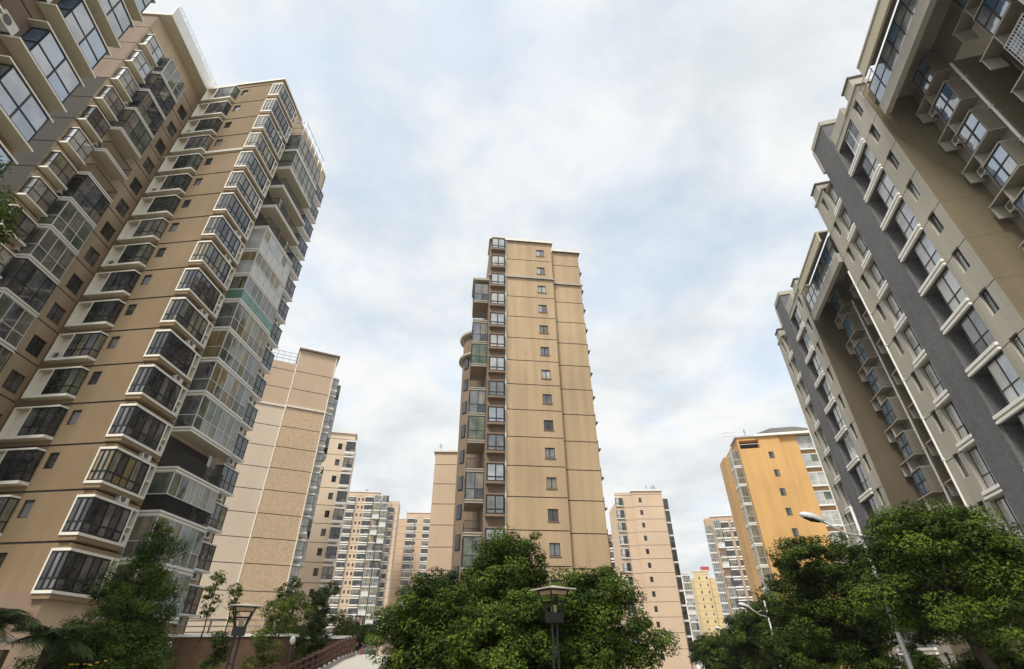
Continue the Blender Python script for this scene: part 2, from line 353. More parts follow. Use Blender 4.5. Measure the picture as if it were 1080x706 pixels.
def boxbay_kit(w, d, h, fm='black', gms=('g_dark', 'g_grey'), cols=2, transom=.3, trim='cream', soff='soffit', over=.12, seed=0, ends=1, name='bay_window', head=.1, sill=.16, over_r=None, ft=.06):
    """box window standing out d from the wall with a sill slab and a head slab"""
    rnd = random.Random(seed); s = MB(); o2 = over if over_r is None else over_r
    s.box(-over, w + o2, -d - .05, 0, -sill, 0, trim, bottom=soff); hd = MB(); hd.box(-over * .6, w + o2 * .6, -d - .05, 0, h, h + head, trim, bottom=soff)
    f, g = glazing([(0, 0), (0, -d), (w, -d), (w, 0)], 0, h, [ends, cols, ends], fm, gms, ft, transom, rnd=rnd)
    return (name, s.mesh(name), [('head_slab', hd.mesh('head_slab'), []), ('frame', f.mesh('frame'), []), ('pane', g.mesh('pane'), [])])
def pipe(b, f, x, z0, z1, m='cream', y=-.08, r=.06, name='drain_pipe'):
    t = MB(); t.tube([(0, 0, z0), (0, 0, z1)], r, m, 8)
    for z in np.arange(z0 + 1.5, z1, 3): t.box(-r * 1.3, r * 1.3, -r * 1.2, .1, z, z + .06, m)
    p = f.pt(x, y, 0); link(name, t.mesh(name), b.o, (p[0], p[1], -b.b.z), f.rz)
def part(b, name, fn, f=None):
    t = MB()
    if f is None: fn(t)
    else:
        u = MB(); fn(u); f.merge(u, t)
    return link(name, t.mesh(name), b.o)
E0 = EYE      # heights below are written relative to the eye and raised by E0

exec_order = []
# ================================================================== ground
def ground_z(x, y):
    t = min(1, max(0, (y - 18) / 45)); t = t * t * (3 - 2 * t)
    u = min(1, max(0, (x + 6) / 8)); return -2.0 * t * u
def build_ground():
    xs = [-880, -400, -200, -100] + list(np.arange(-60, 101, 5)) + [140, 250, 500, 880]
    ys = [-300, -60] + list(np.arange(-20, 121, 5)) + [160, 250, 500, 880]
    t = MB(); k = t.mi('earth'); nx = len(xs)
    t.v = [(float(x), float(y), ground_z(x, y) - .02) for y in ys for x in xs]
    for j in range(len(ys) - 1):
        for i in range(nx - 1): t.f.append((j * nx + i, j * nx + i + 1, (j + 1) * nx + i + 1, (j + 1) * nx + i)); t.m.append(k)
    tag(link('ground', t.mesh('ground')), kind='structure')
    a = R(14.7); D = (math.sin(a), math.cos(a)); Nn = (math.cos(a), -math.sin(a))
    def strip(name, o0, o1, mat, lift, thick=None):
        t = MB(); p = [(Nn[0] * o + D[0] * s, Nn[1] * o + D[1] * s) for s in np.arange(-10, 301, 5) for o in (o0, o1)]
        k = t.mi(mat)
        t.v = [(x, y, ground_z(x, y) + lift) for x, y in p]; n = len(p) // 2
        t.f = [(2 * i, 2 * i + 1, 2 * i + 3, 2 * i + 2) for i in range(n - 1)]; t.m = [k] * (n - 1)
        if thick:
            b = len(t.v); t.v += [(x, y, z - thick) for x, y, z in t.v]
            t.f += [(2 * i, 2 * i + 2, b + 2 * i + 2, b + 2 * i) for i in range(n - 1)]; t.m += [k] * (n - 1)
        tag(link(name, t.mesh(name)), kind='structure')
    strip('road', .5, 6.6, 'asphalt', .004); strip('kerb', 6.6, 6.8, 'kerb', .13, .2); strip('pavement', 6.8, 9.2, 'path', .12)
build_ground()
# ================================================================== the tan tower at left (A)
def tower_tan():
    b = Bld('apartment_tower', 'tan brown tower with cream-framed wraparound corner bays at left, beside the beige facade', -29, 36)
    K = (-25.55, 30.12); fr = b.fac(K, -6.5); sd = b.fac(K, 87.0)
    top = 54.45 + E0; g0 = 53.87 + E0; FL = range(17)
    sw = [(-4.4, -3.7, 50.3 - 3 * k + E0 - 1.0, 50.3 - 3 * k + E0 + .07, .16) for k in range(-1, 17)]
    fr.wall(-9.3, 0, 4.9, top, 'tan', sw, [g0 - 3 * k for k in range(17)], gh=.065)
    fr.wall(-9.3, -6.4, -.5, 4.9, 'concrete'); fr.wall(-6.4, 0, -.5, 4.9, 'tan_mid')
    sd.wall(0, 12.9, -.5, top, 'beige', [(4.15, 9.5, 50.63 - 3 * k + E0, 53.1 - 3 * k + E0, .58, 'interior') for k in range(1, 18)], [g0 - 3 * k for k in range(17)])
    pl = [(-9.3, 0.02), (0, .02), (0, 13), (-9.3, 13)]
    fr.prism([(-9.3, .35), (-.3, .35), (-.9, 13.2), (-9.3, 13.2)], -.5, top - .05, 'interior')
    fr.prism([(-9.42, -.12), (.3, -.12), (-.2, 5.0), (-9.42, 5.0)], top, top + .28, 'cream', bottom='tan')
    fr.box(-9.3, -9.28, 0, 13, -.5, top, 'tan')
    b.wall_done()
    part(b, 'cornice', lambda t: [t.box(-9.35, -.8, -.09, -.002, 42.15 + E0 + d, 42.23 + E0 + d, 'cream') for d in (0, .16)], fr)
    kits = [win_kit(.7, 1.07, .12, 'black', ('g_dark', 'g_grey'), 1, name='small_window', ft=.07) for _ in range(2)]
    for k in range(-1, 17): fr.put(kits[k % 2], -4.4, 49.3 - 3 * k + E0)
    # left loggia bays: open ac niche at the left, glazed box with a cut corner at the right
    lk = []
    for v in range(4):
        rnd = random.Random(v); s = MB(); d = .55
        pl = [(0, 0), (0, -d), (3.42, -d), (3.58, 0)]
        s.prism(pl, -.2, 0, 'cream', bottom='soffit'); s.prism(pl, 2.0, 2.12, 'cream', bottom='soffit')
        s.box(0, .07, -d, 0, 0, 2.0, 'cream'); s.box(1.28, 1.37, -d, 0, 0, 2.0, 'cream'); s.box(.07, 1.28, -.02, -.004, 0, 2, 'cream')
        f, g = glazing([(1.37, -d + .05), (3.36, -d + .05), (3.5, -.02)], 0, 2.0, [3, 1], 'black', [('g_dark', 'g_grey'), ('g_dark', 'g_dark', 'g_green'), ('g_grey', 'g_curt'), ('g_dark',)][v], .07, .3, rnd=rnd)
        ks = [('frame', f.mesh('frame'), []), ('pane', g.mesh('pane'), [])]
        lk.append(('loggia', s.mesh('loggia'), ks))
    for k in range(-1, 17):
        z = 54.47 - 42 + 36 - 3 * k + E0 - .02
        fr.put(lk[(k * 3) % 4], -8.35, z)
        if k % 3 == 1: fr.put(AC, -8.1, z + .03, -.05)
    # corner bays wrapping the corner
    def to(P): 
        dx, dy = P[0] - K[0], P[1] - K[1]; return (fr.c * dx + fr.s_ * dy, -fr.s_ * dx + fr.c * dy)
    pa = [to(p) for p in ((-26.3, 30.2), (-26.3, 29.93), (-25.12, 29.86), (-24.98, 33.05), (-24.96, 33.75), (-25.4, 33.75), (-25.5, 30.2))]
    ck = []
    for v in range(5):
        rnd = random.Random(v + 10); s = MB()
        s.prism(pa, -.16, 0, 'cream', bottom='cream')
        hd = MB(); hd.prism(pa, 2.0, 2.15, 'cream', bottom='soffit')
        inn = [(x * .965 - .02, y * .97 + .06) for x, y in pa]; s.prism(inn, -.42, -.16, 'tan')
        for i in (1, 3): s.prism([(pa[i][0] + a, pa[i][1] + c) for a, c in ((0, 0), (.11, 0), (.11, .11), (0, .11))] if i == 1 else [(pa[i][0] + a, pa[i][1] + c) for a, c in ((0, 0), (-.12, 0), (-.12, .14), (0, .14))], 0, 2.0, 'cream')
        s.prism([(pa[4][0] + a, pa[4][1] + c) for a, c in ((0, 0), (-.4, 0), (-.4, -.09), (0, -.09))], 0, 2.0, 'cream')
        s.prism([pa[3], pa[4], (pa[4][0] - .42, pa[4][1]), (pa[3][0] - .42, pa[3][1])], .95, 1.05, 'cream')
        gm = [('g_dark', 'g_grey'), ('g_dark', 'g_curt'), ('g_curt', 'g_yel', 'g_dark'), ('g_dark', 'g_dark'), ('g_grey', 'g_dark')][v]
        off = lambda p, a, c: (p[0] + a, p[1] + c)
        f, g = glazing([off(pa[1], .06, .05), off(pa[2], -.04, .05), off(pa[3], -.04, .0)], 0, 2.0, [3, 5], 'black', gm, .085, .3, .08, rnd=rnd)
        ck.append(('corner_bay', s.mesh('corner_bay'), [('head_slab', hd.mesh('head_slab'), []), ('frame', f.mesh('frame'), []), ('pane', g.mesh('pane'), [])]))
    for k in FL:
        z = 53.34 - 3 * k - 2.0 + E0
        fr.put(ck[(0 if k > 12 else (k * 2 + 1)) % 5 if k != 14 else 2], 0, z)
        for zz in (.05, 1.08):
            if random.random() < .3: sd.put(AC, 2.95, z + zz, .02)
        if k in (2, 7, 8, 10, 11, 12, 14, 15): sd.put(AC, 1.9 + random.uniform(-.3, .3), z + 2.13 + .06, -.06)
    # the balcony column, top to bottom
    kinds = {0: 'full', 1: 'dark', 2: 'full', 3: 'open', 4: 'open', 5: 'open', 6: 'white', 7: 'white', 8: 'jade', 9: 'half', 10: 'half', 11: 'half', 12: 'full', 13: 'open', 14: 'halfglass', 15: 'half', 16: 'full'}
    for k in range(1, 17):
        z = 17.62 + 36 - 3 * (k + 1) + E0 + .0
        sd.put(balcony_kit(5.6, 1.55, kinds[k], seed=k), 4.05, z)
    for k, xs in ((4, (1.2, 1.9, 3.3)), (13, (3.9, 4.5)), (5, (2.4, 2.9, 4.4))):
        t = MB()
        for i, x in enumerate(xs):
            w = .28 + .12 * ((i + k) % 3); t.prism([(x, -.9), (x + w, -.86), (x + w, -.84), (x, -.88)], 1.25 - .2 * (i % 2), 2.2, ('pink', 'panel', 'car')[(i + k) % 3])
        t.tube([(.3, -.88, 2.22), (5.3, -.86, 2.22)], .012, 'steel', 5)
        link('clothes_line', t.mesh('clothes_line'), b.o, sd.pt(4.05, 0, 17.62 + 36 - 3 * (k + 1) + E0), sd.rz)
    part(b, 'trellis', lambda t: [t.tube(p, .035, 'steel', 6) for z in (50.6, 51.6, 52.6) for p in [[(4.1, -1.5, z + E0), (9.5, -1.5, z + E0)], [(4.1, -1.5, z + E0), (4.1, -.1, z + E0)]]] + [t.tube([(x, -1.5, 49.7 + E0), (x, -1.5, 52.6 + E0)], .035, 'steel', 6) for x in np.linspace(4.1, 9.5, 6)] + [t.box(4.0, 9.6, -1.55, 0, 47.32 + E0, 47.55 + E0, 'cream')], sd)
    rk = [boxbay_kit(2.3, .8, 1.8, 'black', g, 3, .35, 'white', 'white', seed=i, name='rear_bay', over=.2) for i, g in enumerate([('g_dark', 'g_grey'), ('g_curt', 'g_dark'), ('g_dark', 'g_green')])]
    for k in range(1, 17):
        z = 17.9 + 36 - 3 * (k + 1) + E0
        sd.put(rk[k % 3], 10.2, z + .1, -.003); sd.put(AC, 11.3, z - .62, -.05)
    # entrance floor
    part(b, 'entrance', lambda t: [t.box(-6.6, -6.3, -2.6, -.004, 0, 2.9, 'cream'), t.box(-2.9, -2.6, -2.6, -.004, 0, 2.9, 'cream'), t.box(-6.9, -2.3, -2.9, -.004, 2.9, 3.15, 'white'), t.box(-6.2, -3.0, -.05, -.004, 0, 2.6, 'interior')], fr)
tower_tan()
# ================================================================== the beige facade running towards the viewer (B)
def tower_beige():
    b = Bld('apartment_tower', 'beige tower with dark square windows and stepped balcony column at upper left', -38, 27)
    P = (-35.12, 23.22); f = b.fac(P, 94); ga = b.fac(P, 4)
    top = 54.0 + E0; gr = [51.64 - 3 * k + E0 for k in range(17)]
    bw = [(7.2, 8.5, 49.1 - 3 * k + E0, 50.55 - 3 * k + E0, .2) for k in range(16)]
    f.wall(.28, 9.0, -.5, top, 'beige', bw, gr)
    f.wall(0, .28, -.5, top, 'beige', [], gr, zones=[(39.6 + E0, 'tile_strip')])
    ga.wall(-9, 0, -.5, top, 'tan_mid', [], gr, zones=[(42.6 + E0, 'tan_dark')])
    f.prism([(.4, .4), (8.9, .4), (8.9, 9), (.4, 9)], -.5, top - .1, 'interior')
    f.wall(9.0, 9.02, -.5, top, 'tan_mid'); f.box(9.0, 9.01, 0, 9, -.5, top, 'tan_mid')
    b.wall_done()
    part(b, 'cornice', lambda t: [t.box(-.15, 9.3, -1.3, 9, top + .02, top + .32, 'cream', 'soffit'), t.box(-.1, 9.25, -1.25, -1.1, top + .32, top + 1.9, 'white')], f)
    part(b, 'roof_railing', lambda t: [t.tube([(0, -1.2, top + z), (9.2, -1.2, top + z)], .03, 'steel', 6) for z in (2.2, 2.5)] + [t.tube([(x, -1.2, top + 1.8), (x, -1.2, top + 2.5)], .025, 'steel', 6) for x in np.linspace(0, 9.2, 8)], f)
    wk = [win_kit(1.3, 1.45, .15, 'black', ('g_dark',), 2, name='square_window'), win_kit(1.3, 1.45, .15, 'black', ('g_dark', 'g_grey'), 2, name='square_window')]
    sk = [boxbay_kit(1.85, .62, 1.75, 'black', g, 2, .4, 'cream', seed=20 + i, name='small_bay', over=.1, over_r=.2) for i, g in enumerate([('g_sky', 'g_pale'), ('g_dark', 'g_grey'), ('g_grey', 'g_sky'), ('g_curt', 'g_grey')])]
    kinds = ['full', 'dark', 'dark', 'full', 'open', 'open', 'dark', 'full', 'half', 'dark', 'full', 'dark', 'half', 'dark']
    for k in range(14):
        f.put(wk[k % 2], 7.2, 49.1 - 3 * k + E0)
        f.put(sk[(k * 3 + 1 if k > 2 else 0) % 4], .25, 48.9 - 3 * k + E0)
        if k % 2 == 0: f.put(AC, 2.2, 49.0 - 3 * k + E0 - .6, -.05)
        f.put(balcony_kit(3.05, 1.25, kinds[k], seed=50 + k), 2.4, 48.15 - 3 * k + E0)
tower_beige()
# ================================================================== nearest block at far left (G)
def block_near_left():
    b = Bld('apartment_block', 'nearest brown block at top left with large sky-reflecting box windows', -27, 8)
    P = (-21.95, 13.5); f = b.fac(P, 100); top = 42 + E0
    gr = [21.1 + 3 * k + E0 for k in range(-7, 8)]
    f.wall(-14, .1, -.5, top, 'tan_mid', [], gr)
    f.box(-14, .1, .1, 8, -.5, top, 'tan_mid')
    b.wall_done()
    kits = [boxbay_kit(2.45, .72, 1.85, 'black', g, 2, .42, 'cream', 'soffit', seed=70 + i, name='box_window', over=.6, over_r=.36, ends=1, head=.09, sill=.1) for i, g in enumerate([('g_blue', 'g_sky'), ('g_sky', 'g_blue', 'g_sky'), ('g_sky', 'g_sky', 'g_blue')])]
    for k in range(-5, 6):
        z = 21.98 + 3 * k + E0
        f.put(kits[k % 3], -2.85, z); f.put(kits[(k + 1) % 3], -7.2, z)
        f.put(AC, -4.2, z + .1, -.02)
        f.put(kits[(k + 2) % 3], -11.6, z)
block_near_left()
# ================================================================== greige blocks along the street at right (R)
AZ = 14.7; RD = (math.sin(R(AZ)), math.cos(R(AZ))); RN = (math.cos(R(AZ)), -math.sin(R(AZ)))
def rpt(s, off=0.0): return (26.0 + RD[0] * s + RN[0] * off, 21.5 + RD[1] * s + RN[1] * off)
def street_block(s0, dz, label, gable='olive'):
    """s0 = street coordinate of the near edge; in the facade frame x = -(s - s0)"""
    bx, by = rpt(s0 + 6, 6); b = Bld('apartment_block', label, bx, by, -2.0, 'grey and beige blocks along the right kerb')
    f = b.fac(rpt(s0), -(90 + AZ)); ga = b.fac(rpt(s0), -AZ); fa = b.fac(rpt(s0 + 12.2), 180 - AZ)
    top = 35.35 + E0 + dz; z0 = -4.0
    SL = [32.2 - 3 * k + E0 + dz for k in range(12)]          # slab tops
    near = [(-1.57, -.82, z - 1.82 + 3 , z - .3 + 3, .22) for z in SL]; far = [(-11.15, -10.5, z - 1.82 + 3, z - .3 + 3, .22) for z in SL]
    balc = [(-5.5, -2.35, z + .02, z + 2.55, 1.0, None) for z in SL]; col = [(-9.9, -8.12, z + .02, z + 2.5, .38, None) for z in SL]
    f.wall(-2.35, 0, z0, top, 'greige', near, [z - .45 for z in SL], gh=.025, gd=.03)
    f.wall(-5.55, -2.35, z0, top, 'greige', balc, reveal='slate')
    f.wall(-9.95, -8.15, z0, top - .6, 'greige', col)
    f.wall(-12.2, -9.95, z0, top, 'greige', far, [z - .45 for z in SL], gh=.025, gd=.03)
    f.box(-8.15, -5.55, -.12, 2, z0, 38.45 + E0 + dz, 'slate')
    ga.wall(0, 9, z0, top, gable, [], [z - .45 for z in SL], gh=.01, gd=.004, gm='shaded_olive')
    fa.wall(-9, 0, z0, top, 'olive')
    f.prism([(-12.0, 1.05), (-.05, 1.05), (-.05, 9), (-12.0, 9)], z0, top - .02, 'interior', top='roof')
    b.wall_done()
    for xa, xb in ((-2.6, .12), (-12.3, -9.9)): part(b, 'parapet', lambda t: t.box(xa, xb, -.1, 9, top + .005, top + .22, 'greige'), f)
    part(b, 'strip_cap', lambda t: t.box(-8.25, -5.45, -.2, 2.05, 38.45 + E0 + dz + .003, 38.45 + E0 + dz + .5, 'grey_trim'), f)
    part(b, 'strip_fin', lambda t: t.box(-8.45, -8.155, -.2, 1.2, 35.6 + E0 + dz, 38.45 + E0 + dz, 'grey_trim'), f)
    part(b, 'parapet', lambda t: t.box(-5.4, -2.62, -.05, .3, top + .005, top + 1.2, 'greige'), f)
    for x in (-.95, -11.3):
        part(b, 'chimney', lambda t: [t.box(x - .65, x + .65, .0, 1.1, top + .22, top + 1.35, 'greige'), t.box(x - .75, x + .75, -.1, 1.2, top + 1.353, top + 1.5, 'roof')], f)
    kn = [win_kit(.75, 1.52, .18, 'black', g, 2, name='narrow_window', ft=.06) for g in (('g_sky', 'g_dark'), ('g_dark', 'g_grey'), ('g_sky', 'g_pale'))]
    kf = [win_kit(.65, 1.52, .18, 'black', g, 2, name='narrow_window', ft=.06) for g in (('g_sky', 'g_dark'), ('g_grey', 'g_dark'))]
    kb, kc = [], []
    for i, g in enumerate([('g_pale', 'g_sky', 'g_dark'), ('g_pale', 'g_dark', 'g_sky'), ('g_pale', 'g_pale', 'g_sky'), ('g_green', 'g_grey'), ('g_dark', 'g_grey')]):
        rnd = random.Random(90 + i); s = MB()
        for za, zb in ((-.16, .02), (-.44, -.3)): s.box(-.06, 3.2, -.16, -.003, za, zb, 'white')
        s.box(0, 3.14, -.1, 1.0, -.3, -.165, 'soffit'); s.box(0.02, 3.13, .995, 1.045, 0, 2.5, 'interior')
        fr, gl = glazing([(1.25, .14), (3.08, .14)], .02, 2.52, [2], 'whiteframe' if i % 2 else 'black', g, .06, .36, rnd=rnd)
        f2, g2 = glazing([(.05, .9), (1.25, .9)], .02, 2.3, [2], 'whiteframe', ('g_dark', 'g_grey'), .06, rnd=rnd)
        kb.append(('balcony', s.mesh('balcony'), [('glazing_frame', fr.mesh('glazing_frame'), []), ('pane', gl.mesh('pane'), []), ('door_frame', f2.mesh('door_frame'), []), ('door_pane', g2.mesh('door_pane'), [])]))
        s = MB()
        for za, zb in ((-.16, .02), (-.42, -.3)): s.box(-.05, 1.83, -.15, -.003, za, zb, 'white')
        fr, gl = glazing([(.03, .3), (1.75, .3)], .02, 2.48, [2], 'black', g, .06, .36, rnd=rnd)
        kc.append(('window', s.mesh('window'), [('frame', fr.mesh('frame'), []), ('pane', gl.mesh('pane'), [])]))
    for k, z in enumerate(SL):
        q = random.Random(int(s0 * 10) + k)
        f.put(kn[q.randrange(3)], -1.57, z + 1.18); f.put(kf[q.randrange(2)], -11.15, z + 1.18)
        if z < 6: i2 = q.choice((3, 4))
        else: i2 = q.choice((0, 1, 2, 2, 0))
        f.put(kb[i2 if k not in (6,) else 4], -5.5, z); f.put(kc[q.choice((0, 1, 2)) if z > 6 else 3], -9.9, z)
    pipe(b, f, -12.05, z0, top - 8, 'white', y=-.12, r=.07)
def street_link(s1, dz, label, length=10.3):
    """the set-back link between two blocks, s from s1-length (near) to s1 (far block's near edge)"""
    bx, by = rpt(s1 - 5, 6); b = Bld('link_block', label, bx, by, -2.0, 'set-back links between the right blocks')
    f = b.fac(rpt(s1), -(90 + AZ)); z0 = -4.0; bt = 30.5 + E0 + dz; L = length
    SL = [33.4 - 3 * k + E0 + dz for k in range(12)]
    # back walls and the deep slot
    f.wall(.003, 3.75, z0, bt, 'recess', y=2.62); f.wall(L - 3.75, L - .003, z0, bt, 'recess', y=2.62)
    f.box(3.75, L - 3.75, 5.0, 5.1, z0, bt, 'olive')
    sl = b.fac(rpt(s1 - 3.75), -AZ); 
    f.box(3.73, 3.748, 2.62, 5.0, z0, bt, 'olive'); f.box(L - 3.748, L - 3.73, 2.62, 5, z0, bt, 'olive')
    # bridge room over the gap
    f.box(.01, L - .01, .3, 8, bt + 2.45, bt + 3.6, 'olive', bottom='concrete'); f.wall(.003, L - .003, bt, bt + 2.45, 'recess', y=2.62)
    b.wall_done()
    part(b, 'beam', lambda t: [t.box(.9, L - .2, -.25, .115, bt - .05, bt + .95, 'concrete')], f)
    rnd = random.Random(5); fr, gl = glazing([(.9, -.12), (L - .2, -.12)], bt + .96, bt + 3.0, [8], 'black', ('g_sky', 'g_blue', 'g_sky'), .07, .5, rnd=rnd)
    t = MB(); f.merge(fr, t); o = link('ribbon_window', t.mesh('ribbon_window'), b.o); t = MB(); f.merge(gl, t); link('pane', t.mesh('pane'), o)
    part(b, 'canopy', lambda t: [t.box(2.2, L - .2, -1.0, .1, bt + 3.62, bt + 3.8, 'grey_trim', 'recess'), t.box(2.2, L - .2, -.95, -.8, bt + 2.6, bt + 3.6, 'soffit')], f)
    part(b, 'roof_railing', lambda t: [t.tube([(.1, -.2, bt + z), (2.2, -.2, bt + z)], .035, 'steel', 6) for z in (3.3, 3.9)] + [t.tube([(x, -.2, bt + 3), (x, -.2, bt + 3.9)], .035, 'steel', 6) for x in (.15, 1.1, 2.1)], f)
    kits = []
    for i, g in enumerate([('g_blue', 'g_sky'), ('g_blue', 'g_blue', 'g_sky'), ('g_sky', 'g_blue'), ('g_dark', 'g_grey')]):
        rn = random.Random(120 + i); s = MB(); w, d, h = 1.65, .85, 1.88
        s.box(-1.35, w + .05, -d - .04, 0, -.09, 0, 'grey_trim', 'recess'); hd = MB(); hd.box(-.05, w + .05, -d - .04, 0, h, h + .08, 'grey_trim', 'recess')
        s.box(w, w + .07, -d, 0, 0, h, 'recess'); s.box(-1.3, -1.24, -d, 0, -1.0, -.09, 'grey_trim'); s.box(.0, .06, -d, 0, -1.1, -.09, 'grey_trim')
        s.box(-.06, 0, -d, 0, 0, h, 'recess')
        fr, gl = glazing([(0, -d + .03), (w, -d + .03)], 0, h, [2], 'black', g, .09, .5, rnd=rn)
        kits.append(('box_window', s.mesh('box_window'), [('head_slab', hd.mesh('head_slab'), []), ('frame', fr.mesh('frame'), []), ('pane', gl.mesh('pane'), [])]))
    grilles = []
    for k, z in enumerate(SL):
        zz = z - 2.98 + 3 - 3 - .06
        f.put(kits[k % 3 if z > 12 or k % 2 else 3], 1.68, zz, 2.6); f.put(kits[(k + 1) % 3], L - 1.68 - 1.65, zz, 2.6)
        if k in (2, 5): grilles.append((f.pt(L - 1.68 - 1.65, 1.72, zz), f.rz))
        f.put(AC, .55, zz - .85, 2.58)
    t = MB()
    for x in np.linspace(0, 1.65, 12): t.box(x - .012, x + .012, -.012, .012, 0, 1.88, 'whiteframe')
    for z in np.linspace(.02, 1.86, 8): t.box(0, 1.65, -.016, .016, z - .012, z + .012, 'whiteframe')
    gm_ = t.mesh('window_grille')
    for p, rz in grilles: link('window_grille', gm_, b.o, p, rz)
    pipe(b, f, 3.62, z0, bt, 'white', y=2.5, r=.08)
street_block(-1.3, 0.0, 'nearer grey and beige block at right, its slate strip highest above the trees')
street_block(21.2, -1.6, 'farther grey and beige block at right, next to the orange tower', 'shaded_olive')
street_link(-1.3, 0.0, 'near set-back link with blue box windows at the top right corner')
street_link(21.2, -1.7, 'far set-back link of box windows between the two grey beige blocks')
def near_right():
    b = Bld('apartment_block', 'closest grey block filling the extreme top right corner', *rpt(-15, 6), -2.0, 'grey and beige blocks along the right kerb')
    f = b.fac(rpt(-11.6), -(90 + AZ)); f.box(0, 8, 0, 10, -4, 35 + E0, 'greige'); fa = b.fac(rpt(-11.6), 180 - AZ)
    b.wall_done(); k = win_kit(.75, 1.52, .02, 'black', ('g_sky', 'g_dark'), 2, name='narrow_window')
    for q in range(10): f.put(k, .9, 33.4 - 3 * q + E0, -.06)
near_right()
# ================================================================== the ochre tower in the middle
def tower_centre():
    b = Bld('apartment_tower', 'ochre tower in the middle behind the tree clump, one small window per floor', 3, 51)
    P = (-2.72, 46.85); f = b.fac(P, 7); lf = b.fac(P, -83)
    top = 46.0 + E0; gr = [42.9 - 3 * k + E0 for k in range(14) if k != 1]; z0 = -2.5
    sw = [(6.0, 7.0, 43.75 - 3 * k + E0, 44.85 - 3 * k + E0, .14) for k in range(15)]
    f.wall(0, 2.0, z0, top, 'tan_mid', [], [], y=.05)
    f.wall(2.0, 8.0, z0, top, 'ochre', sw, gr)
    f.wall(8.0, 11.65, z0, top - 1.0, 'ochre', [], [g - .12 for g in gr], y=.4)
    f.box(7.99, 8.0, .01, .4, z0, top, 'ochre'); f.box(11.64, 11.65, .41, 12, z0, top - 1, 'tan_mid')
    f.box(.3, 11.5, .8, 12, z0, top - 1.05, 'ochre')
    lf.wall(-12, -.05, z0, top, 'tan_mid', [], gr)
    b.wall_done()
    part(b, 'cornice', lambda t: [t.box(-.15, 8.2, -.25, 3, top + .003, top + .35, 'cream', 'tan_mid'), t.box(8.21, 11.9, .1, 3, top - .997, top - .7, 'cream', 'tan_mid')], f)
    part(b, 'string_course', lambda t: [t.box(-.1, 8.15, -.2, -.003, 39.8 + E0, 40.05 + E0, 'grey_trim', 'tan_mid'), t.box(8.16, 11.85, .2, .395, 39.5 + E0, 39.75 + E0, 'grey_trim', 'tan_mid')], f)
    pipe(b, f, 2.02, z0, top, 'white', r=.07)
    wk = [win_kit(1.0, 1.1, .13, 'black', g, 2, name='small_window', ft=.08, sill='tan_mid') for g in (('g_sky', 'g_grey'), ('g_grey', 'g_dark'), ('g_pale', 'g_dark'), ('g_dark', 'g_dark'), ('g_curt', 'g_sky'))]
    bk = [boxbay_kit(1.6, .5, 1.75, 'black', g, 2, .25, 'tan_mid', 'tan_mid', seed=140 + i, over=.1, sill=.2, head=.14, ft=.12) for i, g in enumerate([('g_pale', 'g_sky'), ('g_sky', 'g_pale', 'g_pale'), ('g_grey', 'g_sky'), ('g_dark', 'g_grey', 'g_sky')])]
    for k in range(15):
        f.put(wk[(0, 0, 2, 0, 4, 1, 2, 1, 3, 1, 4, 3, 1, 3, 1)[k]], 6.0, 43.75 - 3 * k + E0); f.put(bk[k % 2 if k < 7 else 2 + k % 2], .2, 44.15 - 3 * k + E0, .03)
    led = MB(); led.box(0, .45, 0, 1.6, 0, .14, 'grey_trim', 'tan_mid'); led.box(.02, .3, .3, 1.3, .14, 1.2, 'rail'); led = led.mesh('ledge')
    for k in range(15): link('ledge', led, b.o, f.pt(11.66, .9, 42.2 - 3 * k + E0), f.rz)
    # loggia column on the left flank: x runs towards the viewer
    kinds = ['dark', 'open', 'dark', 'full', 'open', 'dark', 'full', 'open', 'dark', 'open', 'full', 'open', 'dark']
    kk = {}
    for k in range(13):
        kd = kinds[k]
        if kd not in kk: kk[kd] = balcony_kit(3.4, 1.8, kd, seed=150 + len(kk), edge='grey_trim', slab='tan_mid')
        lf.put(kk[kd], -4.6, 36.9 - 3 * k + E0)
    part(b, 'loggia_roof', lambda t: [t.box(-4.8, -1.0, -2.0, -.003, 39.95 + E0, 40.25 + E0, 'grey_trim', 'soffit'), t.box(-4.7, -4.55, -1.85, -.003, 37 + E0, 39.95 + E0, 'olive')], lf)
    # round stair tower behind
    t = MB(); c = (-4.3, 55.0)
    ring = lambda r: [(c[0] + r * math.cos(a) - b.b.x, c[1] + r * math.sin(a) - b.b.y) for a in np.linspace(0, 2 * math.pi, 25)[:-1]]
    t.prism(ring(2.1), z0, 35.2 + E0, 'tan_mid'); 
    for z in (35.2, 32.0): t.prism(ring(2.6), z + E0, z + E0 + .3, 'grey_trim', bottom='soffit')
    o = link('stair_tower', t.mesh('stair_tower'), b.o)
    wm = MB(); wm.box(-.35, .35, -2.16, -2.0, 0, 1.5, 'black'); wm.box(-.29, .29, -2.18, -2.161, .06, 1.44, 'g_dark'); me = wm.mesh('stair_window')
    for k in range(10): link('stair_window', me, o, (c[0] - b.b.x, c[1] - b.b.y, 30.3 - 3 * k + E0), R(-42))
tower_centre()
